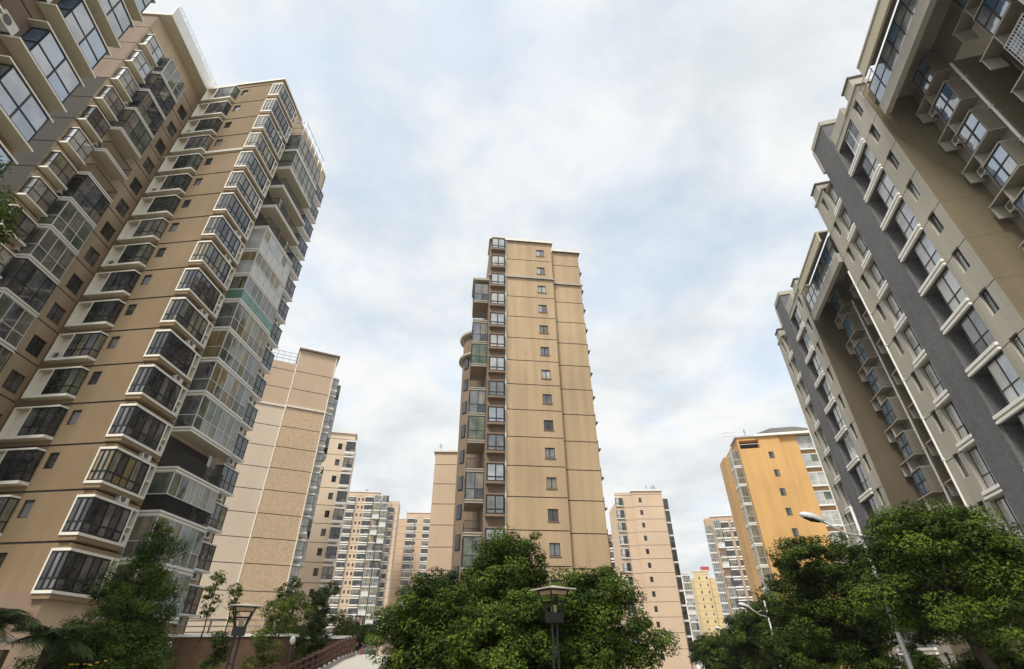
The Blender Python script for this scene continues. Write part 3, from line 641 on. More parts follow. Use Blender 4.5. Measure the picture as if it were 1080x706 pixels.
# ================================================================== the peach tower left of the middle (C)
def tower_peach():
    b = Bld('apartment_tower', 'peach tower with a large mosaic wall panel behind the left garden lamp', -32, 70)
    f = b.fac((-32.8, 65.82), 27); z0 = -1; gr = [37.14 - 3 * k + E0 for k in range(13) if k != 2]
    f.wall(-.3, 5.2, z0, 40.9 + E0, 'peach', [], gr, zones=[(31.1 + E0, 'mosaic')])
    f.wall(-9.5, -.3, z0, 38.45 + E0, 'peach', [], gr, y=.35, zones=[(31.1 + E0, 'peach_pale')])
    f.box(-.3, -.29, .01, .36, z0, 40.9 + E0, 'peach'); rs = b.fac((-32.8 + f.c * 5.2, 65.82 + f.s_ * 5.2), 117)
    rs.wall(0, 11, z0, 40.9 + E0, 'peach', [], gr)
    f.box(-9.4, 5.1, .6, 11, z0, 38.3 + E0, 'peach')
    b.wall_done()
    part(b, 'cornice', lambda t: t.box(-.7, 5.5, -.3, 5, 40.9 + E0 + .003, 41.15 + E0, 'tan_mid', 'tan_mid'), f)
    part(b, 'string_course', lambda t: [t.box(-.35, 5.3, -.15, -.003, 31.15 + E0, 31.4 + E0, 'cream', 'tan_mid'), t.box(-9.5, -.36, .22, .347, 31.15 + E0, 31.4 + E0, 'cream', 'tan_mid')], f)
    pipe(b, f, -.42, z0, 40.8 + E0, 'cream', y=.2, r=.1); pipe(b, f, 5.1, z0, 40.8 + E0, 'cream', y=-.08, r=.08)
    part(b, 'roof_railing', lambda t: [t.tube([(-4.4, .45, 38.45 + E0 + z), (-.8, .45, 38.45 + E0 + z)], .04, 'steel', 6) for z in (.6, 1.2, 1.8)] + [t.tube([(x, .45, 38.4 + E0), (x, .45, 40.25 + E0)], .04, 'steel', 6) for x in np.linspace(-4.4, -.8, 5)], f)
    kits = [balcony_kit(2.8, 1.7, k, seed=170 + i, slab='white') for i, k in enumerate(('halfglass', 'white', 'open', 'white'))]
    pat = [0, 3, 1, 0, 2, 1, 1, 0, 3, 2, 0, 1, 0]
    bk = boxbay_kit(2.2, .9, 1.8, 'black', ('g_grey', 'g_pale'), 3, .35, 'white', 'white', seed=5, sill=.3, head=.25)
    for k in range(12):
        rs.put(kits[pat[k]], 2.9, 35.0 - 3 * k + E0); rs.put(bk, .35, 35.4 - 3 * k + E0, -.003); rs.put(bk, 6.6, 35.4 - 3 * k + E0, -.003)
tower_peach()
# ================================================================== farther towers
def corner_tower(label, P, phi, x0, x1, top, mat, wins, bays, nfl, zfl, depth=10, trim='white', side_bays=None, balc=None, z0=-3, cor=True, gdark='groove', steps=(), bw=1.6):
    """tower with one seen front: wins = x of small windows, bays = x of box windows, balc = x of balcony columns"""
    b = Bld('apartment_tower', label, P[0], P[1] + 3, z0 + 1); f = b.fac(P, phi); gr = [zfl - 3 * k for k in range(nfl)]
    holes = [(x, x + .75, zfl - 3 * k - 2.0, zfl - 3 * k - .85, .14) for x in wins for k in range(nfl)]
    f.wall(x0, x1, z0, top, mat, holes, gr, gm=gdark)
    for (xa, xb, dy, dt) in steps: f.wall(xa, xb, z0, top + dt, mat, [h for h in holes], [g - .1 for g in gr], y=dy); f.box(xa if xa >= x1 else xb, (xa if xa >= x1 else xb) + .01, .01, dy, z0, top + min(0, dt), mat)
    xa = min([x0] + [s[0] for s in steps]); xb = max([x1] + [s[1] for s in steps])
    bd = .5 + max([0] + [q[2] for q in steps]) + .1
    f.box(xa + .05, xb - .05, bd, depth, z0, top - .8 - (2 if steps else 0), mat)
    f.box(xa, xa + .04, (steps and steps[0][0] < x0 and steps[0][2] or 0) + .02, depth, z0, top - .1 + min([0] + [s[3] for s in steps]), mat); f.box(xb - .04, xb, bd - .08, depth, z0, top - .1 + min([0] + [s[3] for s in steps]), mat)
    b.wall_done()
    if cor: part(b, 'cornice', lambda t: t.box(x0 - .25, x1 + .25, -.25, 3, top + .003, top + .35, trim, mat), f)
    wk = [win_kit(.75, 1.15, .1, 'black', g, 1, name='small_window', ft=.08) for g in (('g_dark',), ('g_grey', 'g_dark'))]
    bk = [boxbay_kit(bw, .75, 1.85, 'black', g, 2, .3, trim, trim, seed=200 + i, sill=.38, head=.3, over=.16) for i, g in enumerate([('g_dark', 'g_grey'), ('g_dark', 'g_curt'), ('g_dark', 'g_dark')])]
    for k in range(nfl):
        for x in wins: f.put(wk[k % 2], x, zfl - 3 * k - 2.0)
        for i, x in enumerate(bays): f.put(bk[(k + i) % 3], x, zfl - 3 * k - 2.5)
    if balc:
        kd = [balcony_kit(balc[0][1], 1.4, q, seed=210 + i) for i, q in enumerate(('full', 'open', 'half', 'dark', 'white'))]
        for i, (x, w) in enumerate(balc):
            for k in range(nfl): f.put(kd[(k * 2 + i * 3 + k // 4) % 5], x, zfl - 3 * k - 2.6)
    return b, f
def far_towers():
    b, f = corner_tower('narrow peach tower directly behind the mosaic-walled tower, small windows and a bay column', (-32.37, 86.44), 15, -8, 3.0, 35.5 + E0, 'peach_pale', [.25], [1.75], 12, 34.4 + E0, bw=1.5)
    # pale bay-windowed tower in the distance
    b, f = corner_tower('pale distant tower thick with white bays and balconies, left of the centre trees', (-64.5, 200), 8, -7, 10.5, 57 + E0, 'peach', [2.4, 3.9], [-5.9, -1.6, 5.3], 19, 55.5 + E0, balc=[(8.95, 2.6), (11.9, 2.6)], steps=[(10.5, 18.5, 1.0, -3.5)], bw=2.9)
    for k in range(17): put(boxbay_kit(2.4, .8, 1.9, 'black', ('g_dark', 'g_grey'), 2, .3, 'white', seed=k % 3), b.o, f.pt(14.3, 1.0, 49.5 - 3 * k + E0), f.rz) if k < 1 else f.put(KB[0], 14.3, 49.5 - 3 * k + E0, 1.0)
    corner_tower('small distant peach tower seen between the pale bay tower and the centre trees', (-46.5, 222), 5, 0, 11.5, 54 + E0, 'peach', [4.0], [.6, 7.6], 18, 52 + E0, steps=[(-6.5, 0, 2.5, -2.0)], bw=3.0)
    corner_tower('plain tan tower standing close behind the left flank of the ochre tower', (-12.2, 75), 3, 0, 7, 27.5 + E0, 'peach', [], [4.0], 9, 25.5 + E0, bw=1.1)
    corner_tower('peach tower right of the ochre tower, window column on its left', (31.2, 126.2), 0, -1.1, 6.4, 35.6 + E0, 'peach', [.35], [], 12, 35.0 + E0 - .2, steps=[(-5.5, -1.1, .5, -.2), (6.4, 8.0, 1.6, -2.6)])
KB = [None]
KB[0] = boxbay_kit(2.4, .8, 1.9, 'black', ('g_dark', 'g_grey'), 2, .3, 'white', seed=3)
def far_towers_all():
    far_towers()
far_towers_all()
def peach_right_windows():
    b = [o for o in COL.objects if o.get('label', '').startswith('peach tower right of the ochre')][0]
    k = boxbay_kit(1.7, .5, 1.9, 'black', ('g_grey', 'g_pale', 'g_dark'), 2, .3, 'white', seed=8)
    bal = balcony_kit(1.5, .7, 'dark', seed=9)
    for q in range(11):
        put(k, b, (31.2 - 5.45 - b.location.x, 126.7 - b.location.y, 32.1 - 3 * q + E0 - b.location.z), 0)
        put(bal, b, (31.2 + 6.45 - b.location.x, 127.75 - b.location.y, 31.3 - 3 * q + E0 - b.location.z), 0)
peach_right_windows()
def tower_orange():
    b = Bld('apartment_tower', 'orange tower with a dark hipped roof, left of the grey beige blocks', 42, 82, -2)
    f = b.fac((42.3, 78.16), -10); z0 = -4; top = 31.0 + E0
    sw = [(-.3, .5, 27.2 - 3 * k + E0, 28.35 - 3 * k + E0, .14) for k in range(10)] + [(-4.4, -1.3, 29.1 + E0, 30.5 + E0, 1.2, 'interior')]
    f.wall(-4.7, 2.0, z0, top, 'orange', sw); f.wall(2.0, 4.75, z0, top, 'orange', y=.35)
    f.box(1.99, 2.0, .01, .35, z0, top, 'orange'); lf = b.fac((42.3 - 4.7 * f.c, 78.16 - 4.7 * f.s_), -100)
    lf.wall(-9, 0, z0, top, 'orange_dark'); f.box(-4.6, 8.6, 1.3, 9, z0, top - .1, 'orange_dark')
    b.wall_done()
    part(b, 'roof', lambda t: [t.prism([(-1.9, -.35), (8.8, -.35), (8.8, 5), (-1.9, 5)], top + .003, top + .4, 'white', 'soffit'), t.poly([(-1.7, -.2, top + .4), (8.7, -.2, top + .4), (6, 2.5, top + 2.3), (2, 2.5, top + 2.3)], 'roof'), t.poly([(-1.7, 5, top + .4), (-1.7, -.2, top + .4), (2, 2.5, top + 2.3)], 'roof'), t.box(-4.9, -1.95, -.2, 4, top + .003, top + .2, 'grey_trim')], f)
    part(b, 'roof_railing', lambda t: [t.tube([(-6.5, .6, top + z), (-4.4, .6, top + z)], .05, 'whiteframe', 6) for z in (.7, 1.3)] + [t.tube([(x, .6, top), (x, .6, top + 1.3)], .05, 'whiteframe', 6) for x in (-6.5, -5.4, -4.5)] + [t.tube([(-4.4, -.05, 29.8 + E0), (-1.3, -.05, 29.8 + E0)], .05, 'whiteframe', 6)], f)
    k = win_kit(.8, 1.15, .1, 'black', ('g_grey', 'g_dark'), 2, name='small_window', ft=.07)
    bk = [boxbay_kit(3.6, .55, 2.0, 'whiteframe', g, 3, .35, 'white', seed=220 + i, name='balcony', over=.05) for i, g in enumerate([('g_pale', 'g_pale', 'g_sky'), ('g_pale', 'g_green')])]
    lk = balcony_kit(2.4, 1.2, 'full', seed=7)
    for q in range(9):
        f.put(k, -.3, 27.2 - 3 * q + E0); f.put(bk[q % 2], 4.85, 28.7 - 3 * q + E0, 1.2); lf.put(lk, -3.2, 26.6 - 3 * q + E0)
    part(b, 'side_wall', lambda t: t.box(-6.4, -4.75, 4.0, 8, z0, 29.2 + E0, 'orange_dark'), f)
tower_orange()
def tower_rosy():
    b, f = corner_tower('rosy brown tower with a rounded corner and white balconies, behind the orange tower', (67.2, 180), -12, 2.2, 12, 41.5 + E0, 'rosy', [], [5.0, 8.5], 13, 40 + E0, balc=[(2.4, 2.2)], bw=2.2)
    t = MB(); c = f.pt(2.2, 2.4)
    t.prism([(c[0] + 2.3 * math.cos(a), c[1] + 2.3 * math.sin(a)) for a in np.linspace(0, 2 * math.pi, 25)[:-1]], -1, 41.2 + E0 - b.b.z, 'ochre'); link('round_bay', t.mesh('round_bay'), b.o)
    k = balcony_kit(2.2, 1.2, 'full', seed=4)
    for q in range(12): f.put(k, -.6, 36 - 3 * q + E0, .6)
tower_rosy()
def tower_yellow():
    b, f = corner_tower('yellow tower with two rows of windows in the far distance at the street end', (86, 260), -4, 0, 7, 35 + E0, 'yellow', [2.1, 5.6], [], 12, 33.5 + E0, steps=[(7, 14, 1.5, -3.5)])
    part(b, 'sign_box', lambda t: t.box(4.6, 8.2, 1, 3, 35.4 + E0, 37.2 + E0, 'red'), f)
    b, f = corner_tower('slim white-balconied tower behind the right peach tower', (73.5, 240), 0, 0, 4.5, 31.5 + E0, 'white', [], [], 10, 30.5 + E0, balc=[(.8, 3.0)])
    corner_tower('small tan block with a sloped eave just right of the ochre tower', (27.6, 165), 0, 0, 4.5, 33 + E0, 'tan_mid', [1.5], [2.6], 10, 31.5 + E0)
tower_yellow()

# ================================================================== plants
def leaves(lobes, n, size, seed, clump=.42, per=38, droop=.0, up=.85, aspect=.45):
    """leaf quads gathered in clumps over uneven lobes; returns verts, faces, tint per face"""
    g = np.random.default_rng(seed); nc = max(1, n // per)
    w = np.array([l[3] * l[4] + l[3] * l[5] + l[4] * l[5] for l in lobes]); w = w / w.sum()
    li = g.choice(len(lobes), nc, p=w); L = np.array(lobes)[li]
    d = g.normal(size=(nc, 3)); d /= np.linalg.norm(d, axis=1)[:, None]
    r = g.uniform(.5, 1.05, nc) ** .6
    cc = L[:, :3] + d * L[:, 3:6] * r[:, None]
    cr = clump * g.uniform(.55, 1.25, nc)
    ci = np.repeat(np.arange(nc), per); m = len(ci)
    e = g.normal(size=(m, 3)); e /= np.linalg.norm(e, axis=1)[:, None]; e[:, 2] = e[:, 2] * .6
    p = cc[ci] + e * (cr[ci] * g.uniform(.35, 1, m) ** .5)[:, None]; p[:, 2] -= droop * g.uniform(0, 1, m)
    nrm = e * .7 + d[ci] * .3 + np.array([0, 0, up]) + g.normal(size=(m, 3)) * .42; nrm /= np.linalg.norm(nrm, axis=1)[:, None]
    a = np.cross(nrm, g.normal(size=(m, 3))); a /= np.linalg.norm(a, axis=1)[:, None]; b = np.cross(nrm, a)
    s = size * g.uniform(.65, 1.3, m)[:, None]
    v = np.stack([p - a * s * .5, p + b * s * aspect * .5 + a * s * .02, p + a * s * .5 - nrm * s * .12, p - b * s * aspect * .5], 1).reshape(-1, 3)
    ctint = g.uniform(.0, .9, nc); tint = np.clip(ctint[ci] + g.normal(size=m) * .16, 0, 1)
    return v, tint
def leaf_mesh(name, v, tint, mat):
    n = len(v) // 4; me = bpy.data.meshes.new(name); me.vertices.add(len(v)); me.vertices.foreach_set('co', v.astype(np.float32).ravel())
    me.loops.add(4 * n); me.loops.foreach_set('vertex_index', np.arange(4 * n, dtype=np.int32)); me.polygons.add(n)
    me.polygons.foreach_set('loop_start', np.arange(0, 4 * n, 4, dtype=np.int32)); me.polygons.foreach_set('loop_total', np.full(n, 4, np.int32))
    at = me.attributes.new('tint', 'FLOAT', 'FACE'); at.data.foreach_set('value', tint.astype(np.float32))
    me.materials.append(M[mat]); me.update(calc_edges=True); me.validate(); return me
def trunk_mesh(h, r, limbs, seed, lean=0.0):
    t = MB(); rnd = random.Random(seed)
    pts = [(lean * z / h + rnd.uniform(-.05, .05), rnd.uniform(-.05, .05), z) for z in np.linspace(-.3, h, 6)]
    t.tube(pts, [r * (1 - .55 * i / 5) * (1.25 if i == 0 else 1) for i in range(6)], 'bark', 9)
    for (z, a, l, up) in limbs:
        p = Vector((lean * z / h, 0, z)); q = p + Vector((math.cos(a) * l, math.sin(a) * l, up))
        mid = (p + q) / 2 + Vector((rnd.uniform(-.1, .1), rnd.uniform(-.1, .1), -.12 * l))
        t.tube([p, mid, q], [r * .5, r * .34, r * .1], 'bark', 7)
        for s in (-.6, .6):
            q2 = mid + Vector((math.cos(a + s) * l * .5, math.sin(a + s) * l * .5, up * .55)); t.tube([mid, q2], [r * .28, r * .07], 'bark', 6)
    return t.mesh('trunk', True)
def rough_lobes(cx, cy, cz, rx, ry, rz, k, seed, sub=.4):
    k = int(k * 1.6)
    g = random.Random(seed); out = [(cx, cy, cz, rx * .72, ry * .72, rz * .72)]
    for i in range(k):
        a = g.uniform(0, 2 * math.pi); e = math.asin(g.uniform(-.55, .95)); q = g.uniform(.62, .9)
        s = sub * g.uniform(.65, 1.15)
        out.append((cx + rx * q * math.cos(a) * math.cos(e), cy + ry * q * math.sin(a) * math.cos(e), cz + rz * q * math.sin(e), rx * s, ry * s, rz * s))
    return out
def tree(name, label, x, y, lobes, n, size, mat, th, tr, limbs, seed, group, z=None, clump=.42, lean=0.0, per=38, droop=0.0):
    t = thing(name, label, 'tree', (x, y, ground_z(x, y) if z is None else z), group)
    v, ti = leaves(lobes, n, size, seed, clump, per, droop); link('crown', leaf_mesh('crown', v, ti, mat), t)
    link('trunk', trunk_mesh(th, tr, limbs, seed, lean), t); return t
def limbs_for(z0, z1, n, l, seed):
    g = random.Random(seed); return [(g.uniform(z0, z1), 2 * math.pi * i / n + g.uniform(-.4, .4), l * g.uniform(.7, 1.1), l * g.uniform(.4, .9)) for i in range(n)]
CG = 'round camphor trees in the clump behind the garden lamp'
def T(name, label, x, y, lob, n, size, mat, th, tr, lz, ll, seed, group, per, clump, lean=0.0):
    return tree(name, label, x, y, lob, n, size, mat, th, tr, limbs_for(lz[0], lz[1], 7, ll, seed), seed + 10, group, clump=clump, per=per, lean=lean)
T('broadleaf_tree', 'dense dark green tree at the left end of the centre clump', -2.5, 16.5, rough_lobes(0, 0, 2.05, 1.2, 1.3, 1.8, 9, 1, .45), 62000, .095, 'lf_cam', 1.6, .12, (.8, 1.5), 1.0, 1, CG, 170, .38)
T('broadleaf_tree', 'tallest tree of the centre clump, its top against the ochre tower', -.15, 18.8, rough_lobes(0, 0, 3.45, 1.25, 1.3, 1.9, 9, 2, .45), 52000, .105, 'lf_cam', 2.4, .14, (1.2, 2.3), 1.2, 2, CG, 170, .42)
T('broadleaf_tree', 'wide low tree at the right end of the centre clump beside the garden lamp', 2.4, 15.8, rough_lobes(-.1, 0, 1.95, 1.7, 1.4, 1.6, 10, 3, .42), 72000, .09, 'lf_cam', 1.3, .12, (.7, 1.3), 1.1, 3, CG, 170, .36)
T('broadleaf_tree', 'rounded low tree between the left and right trees of the centre clump', -.2, 15.3, rough_lobes(0, 0, 1.85, 1.7, 1.1, 1.5, 10, 4, .42), 66000, .09, 'lf_cam', 1.2, .11, (.6, 1.2), .9, 4, CG, 170, .36)
RG = 'street trees under the right blocks'
T('street_tree', 'big dark tree at the far right edge with its trunk showing', 13.9, 17.0, rough_lobes(-.35, 0, 3.5, 2.5, 2.4, 2.15, 14, 5, .42), 120000, .105, 'lf_cam', 3.4, .2, (2.0, 3.2), 1.9, 5, RG, 230, .46, -.9)
T('street_tree', 'dark tree second from the right edge, just left of the tallest street lamp pole', 15.2, 24.6, rough_lobes(-.8, 0, 3.7, 2.95, 2.4, 2.65, 14, 6, .42), 100000, .125, 'lf_dark', 3.4, .24, (2.0, 3.4), 1.7, 6, RG, 230, .52, -.8)
T('street_tree', 'mid-sized dark tree behind the second street lamp pole', 19.6, 43, rough_lobes(0, 0, 4.0, 3.4, 2.8, 2.7, 11, 7, .42), 52000, .19, 'lf_dark', 3.2, .22, (1.8, 3.0), 1.9, 7, RG, 170, .65)
T('street_tree', 'farthest tree of the right street row, behind the third street lamp', 23.4, 66, rough_lobes(0, 0, 3.7, 3.4, 2.8, 2.5, 10, 8, .42), 30000, .25, 'lf_dark', 3.0, .2, (1.6, 2.8), 1.9, 8, RG, 120, .75)
T('street_tree', 'low dark tree filling the gap under the second tree from the right edge', 17.6, 33, rough_lobes(0, 0, 3.0, 3.3, 2.6, 2.3, 11, 9, .42), 60000, .15, 'lf_dark', 2.6, .2, (1.5, 2.4), 1.7, 9, RG, 190, .55)
T('street_tree', 'small dark tree between the second and third street lamps', 20.7, 53, rough_lobes(0, 0, 3.7, 3.2, 2.6, 2.4, 10, 21, .42), 36000, .22, 'lf_dark', 2.8, .2, (1.6, 2.6), 1.8, 21, RG, 140, .7)
T('street_tree', 'near tree by the left edge, only a few leaf sprays showing at the upper left', -14.2, 8.0, [(-.9, .6, 12.2, 1.3, 1.1, 1.5), (.75, .75, 11.0, .75, .6, .9), (.6, 1.0, 9.9, .6, .5, .7)], 8000, .12, 'lf_cam', 11.0, .2, (8, 10.6), 1.4, 33, 'tall trees beside the viewer', 60, .3)
tree('conical_tree', 'tall cone-shaped green tree in front of the tan tower', -14.6, 21.5, [(0, 0, 1.6, 1.6, 1.5, 1.1), (-.3, 0, 2.7, 1.6, 1.4, .8), (.35, 0, 3.6, 1.35, 1.3, .7), (-.25, 0, 4.6, 1.1, 1.0, .7), (.2, 0, 5.5, .75, .7, .6), (0, 0, 6.3, .38, .35, .5), (1.1, -.5, 2.2, .8, .8, .5), (-1.2, -.4, 2.4, .8, .7, .5), (1.0, -.4, 4.2, .6, .6, .4), (-.9, -.3, 3.9, .6, .5, .4), (1.3, -.2, 1.5, .8, .7, .6)], 60000, .105, 'lf_mid', 4.6, .14, limbs_for(1.0, 4.2, 10, 1.1, 10), 20, None, clump=.4, droop=.15, per=150)
BG = 'garden plants along the brown planter wall'
def shrub(name, label, x, y, z, lobes, n, size, mat, h, seed, clump=.25, cat='shrub', per=26):
    t = thing(name, label, cat, (x, y, z), BG); v, ti = leaves(lobes, n, size, seed, clump, per); link('foliage', leaf_mesh('foliage', v, ti, mat), t)
    link('stem', trunk_mesh(h, .045, limbs_for(h * .3, h * .9, 5, h * .22, seed), seed), t)
def col_lobes(h, r, k, seed, z0=.4):
    g = random.Random(seed); return [(g.uniform(-r, r) * .5, g.uniform(-r, r) * .5, z0 + (h - z0) * (i + .5) / k, r * g.uniform(.5, 1), r * g.uniform(.5, 1), (h - z0) / k * .75) for i in range(k)]
shrub('sapling', 'thin sparse sapling on top of the brown planter wall', -20.2, 37.2, 3.0, col_lobes(3.9, .55, 5, 1, 1.2), 1500, .17, 'lf_light', 3.6, 31, .28)
shrub('sapling', 'second thin sapling on the planter wall, yellowish leaves, left of the garden lamp', -18.9, 37.4, 3.0, col_lobes(3.0, .5, 4, 2, .8), 1100, .16, 'lf_light', 2.8, 32, .26)
shrub('climbing_shrub', 'dark narrow shrub growing up the brown wall', -17.6, 34.6, 0, col_lobes(3.1, .6, 6, 3, .1), 3800, .15, 'lf_dark', 2.6, 33)
shrub('garden_bush', 'light green bush just right of the left garden lamp', -15.3, 36.2, 0, col_lobes(4.8, 1.0, 6, 4, .2), 9000, .13, 'lf_light', 3.4, 34, .3)
shrub('garden_bush', 'tall yellow-green bush between lamp and dark conifer', -17.2, 44.5, 0, col_lobes(6.0, 1.6, 7, 5, .3), 11000, .17, 'lf_light', 4.6, 35, .4)
shrub('conifer', 'dark upright conifer rising above the bushes by the railing', -15.4, 45.2, .3, col_lobes(6.7, .85, 9, 6, .3), 14000, .15, 'lf_dark', 6.2, 36, .3, 'conifer')
shrub('garden_bush', 'dark bush at the foot of the conifer', -16.2, 42.6, .2, col_lobes(3.4, 1.3, 4, 7, .1), 9000, .14, 'lf_dark', 2.4, 37, .35)
shrub('garden_bush', 'pale bush past the top of the red-brown railing', -16.2, 55, 1.5, col_lobes(4.0, 1.8, 4, 8, .2), 6200, .2, 'lf_light', 2.4, 38, .45)
shrub('garden_bush', 'low green bush beside the crest of the path', -17.8, 50, .8, col_lobes(4.0, 1.6, 4, 9, .1), 6200, .18, 'lf_cam', 2.4, 39, .4)
shrub('garden_bush', 'leafy green hedge in front of the brown wall, under the conical tree', -13.3, 20.6, 0, col_lobes(1.9, 1.0, 4, 61, .1) + [(-1.4, -.2, .8, .9, .7, .7), (1.2, .1, .7, .8, .6, .6)], 9000, .1, 'lf_mid', 1.2, 61, .3)
shrub('garden_bush', 'dark leafy bush before the grey garage wall at bottom left', -16.9, 21.0, 0, [(0, 0, 1.0, 1.1, .8, .9), (-1.2, 0, .7, .9, .7, .6), (.9, .2, 1.5, .7, .6, .6)], 8000, .11, 'lf_mid', 1.2, 62, .3)
shrub('sapling', 'yellowish young tree reaching up the mosaic wall panel', -21.5, 52.5, .5, col_lobes(7.8, .9, 6, 63, 4.2), 2600, .2, 'lf_light', 7.0, 63, .4)
for (lb, x, y, n_) in (('low dark hedge under the far right tree', 16.6, 20.5, 71), ('low dark hedge under the second tree from the right edge', 14.6, 22.2, 72), ('low hedge between the right tree trunks', 18.6, 22.5, 73), ('low hedge beside the second street lamp pole', 16.8, 30.5, 74)):
    tree('hedge_bush', lb, x, y, [(0, 0, .9, 1.6, .9, .9), (-1.0, .2, .8, 1.0, .8, .7), (1.1, 0, 1.0, 1.0, .8, .8), (.2, -.2, 1.6, .8, .6, .6)], 12000, .12, 'lf_dark', 1.0, .06, limbs_for(.3, .9, 4, .5, n_), n_, 'hedge bushes under the street trees', clump=.35, per=120)
t_ = thing('coping_wall', 'low wall with white coping past the dark conifer, behind the railing', 'wall', (-16.5, 49, 0)); a_ = MB(); a_.box(-2.8, 2.6, 0, .3, 0, 3.2, 'brick'); link('wall', a_.mesh('wall'), t_); a_ = MB(); a_.box(-2.9, 2.7, -.12, .4, 3.203, 3.42, 'white'); link('coping', a_.mesh('coping'), t_)
for (x, y, z, h, s_, lb) in [(-16.6, 60, 1, 4.2, 51, 'round tree far behind the red-brown railing, left'), (-10.6, 66, 1, 4.6, 52, 'round tree far behind the path crest'), (-21, 52, .5, 4.5, 53, 'leafy tree behind the planter balustrade at the mosaic wall foot')]:
    tree('garden_tree', lb, x, y, rough_lobes(0, 0, h * .62, 1.9, 1.7, h * .36, 9, s_), 7000, .24, 'lf_cam' if s_ != 53 else 'lf_light', h * .5, .12, limbs_for(h * .3, h * .5, 5, 1.2, s_), s_, 'small garden trees behind the path', z=z, clump=.5)
def palm(label, x, y, h, seed, nf=13, L=1.9):
    g = random.Random(seed); t = thing('palm', label, 'palm', (x, y, 0), 'palms by the tan tower entrance')
    v, ti = [], []
    for i in range(nf):
        a = 2 * math.pi * i / nf + g.uniform(-.25, .25); el = g.uniform(.25, 1.25); pts = []
        for k in range(15):
            u = k / 14; r = L * u * math.cos(el * (1 - .35 * u)); zz = h + L * (u * math.sin(el) - .62 * u * u); pts.append(np.array([r * math.cos(a), r * math.sin(a), zz]))
        sd_ = np.array([-math.sin(a), math.cos(a), 0])
        for k in range(1, 15):
            d = pts[k] - pts[k - 1]; d /= np.linalg.norm(d); ll = .62 * math.sin(math.pi * (.12 + .85 * k / 15)) + .08
            for sg in (-1, 1):
                for q in (0, .5):
                    p = pts[k - 1] + (pts[k] - pts[k - 1]) * q; tip = p + sd_ * sg * ll * .8 + d * ll * .55 - np.array([0, 0, ll * g.uniform(.2, .45)])
                    w = d * .028; v += [p - w, p + w, tip + w * .2, tip - w * .2]; ti.append(g.uniform(.1, .8))
    link('fronds', leaf_mesh('fronds', np.array(v), np.array(ti), 'lf_palm'), t)
    tm = MB(); tm.tube([(0, 0, -.2), (.04, 0, h * .5), (0, 0, h)], [.13, .11, .1], 'bark', 9); link('trunk', tm.mesh('trunk', True), t)
palm('feathery palm in front of the pale entrance wall at bottom left corner', -16.8, 18.2, 2.6, 1, 15, 1.5)
palm('palm drooping over the dark entrance, left of the conical tree', -15.2, 18.9, 2.2, 2, 14, 1.4)
palm('half-cut palm at the extreme left edge of the picture', -18.9, 18.9, 2.1, 3, 13, 1.4)
t = thing('flower_bush', 'low bush with yellow flowers at the bottom left, under the conical tree', 'shrub', (-14.4, 20.2, 0), BG)
v, ti = leaves([(0, 0, .9, .8, .6, .8)], 2600, .12, 77, .2); link('foliage', leaf_mesh('foliage', v, ti, 'lf_dark'), t)
fm = MB(); g_ = random.Random(3)
for i in range(26):
    p = (g_.uniform(-.7, .7), g_.uniform(-.6, -.3), g_.uniform(.9, 1.65)); fm.prism([(p[0] + .05 * math.cos(a), p[1] + .05 * math.sin(a)) for a in np.linspace(0, 5.4, 7)], p[2], p[2] + .04, 'flower')
link('flowers', fm.mesh('flowers'), t)

# ================================================================== lower left walls, path, railing
def low_walls():
    t = thing('planter_wall', 'long brown wall with pale coping behind the left garden lamp', 'wall', (-17, 38, 0))
    a = MB(); a.box(-6.2, 2.2, 0, .4, -.3, 3.0, 'brick'); a.box(-6.2, 2.2, .9, 1.2, -.3, 3.0, 'brick'); a.box(-6.1, 2.1, .4, .9, 2.5, 2.9, 'soil'); link('wall', a.mesh('wall'), t)
    a = MB(); a.box(-6.3, 2.3, -.1, 1.3, 3.003, 3.16, 'white'); link('coping', a.mesh('coping'), t)
    t = thing('balustrade', 'white horizontal-bar balustrade above the brown planter wall', 'railing', (-17, 40.6, 0))
    a = MB()
    for z in (3.35, 3.7, 4.05): a.box(-7, .2, -.03, .03, z, z + .07, 'grey_trim')
    for x in np.arange(-7, 0, 2.3): a.box(x - .05, x + .05, -.05, .05, 0, 4.2, 'grey_trim')
    link('bars', a.mesh('bars'), t)
    t = thing('entrance_wall', 'grey garage wall with white edge posts under the conical tree', 'wall', (-19.2, 24.5, 0))
    a = MB(); a.box(.5, 4.4, 0, .3, -.2, 2.2, 'olive'); a.box(-6.5, -2.3, 0, .3, -.2, 2.1, 'olive'); a.box(-2.3, .5, 2.0, 2.2, -.2, 2.3, 'interior'); link('wall', a.mesh('wall'), t)
    for x in (.9, 4.45):
        a = MB(); a.box(x - .07, x + .07, -.12, .32, -.2, 2.35, 'white'); link('post', a.mesh('post'), t)
    a = MB(); a.box(-2.7, .6, -.3, 2.2, 2.353, 2.5, 'concrete'); link('canopy', a.mesh('canopy'), t)
low_walls()
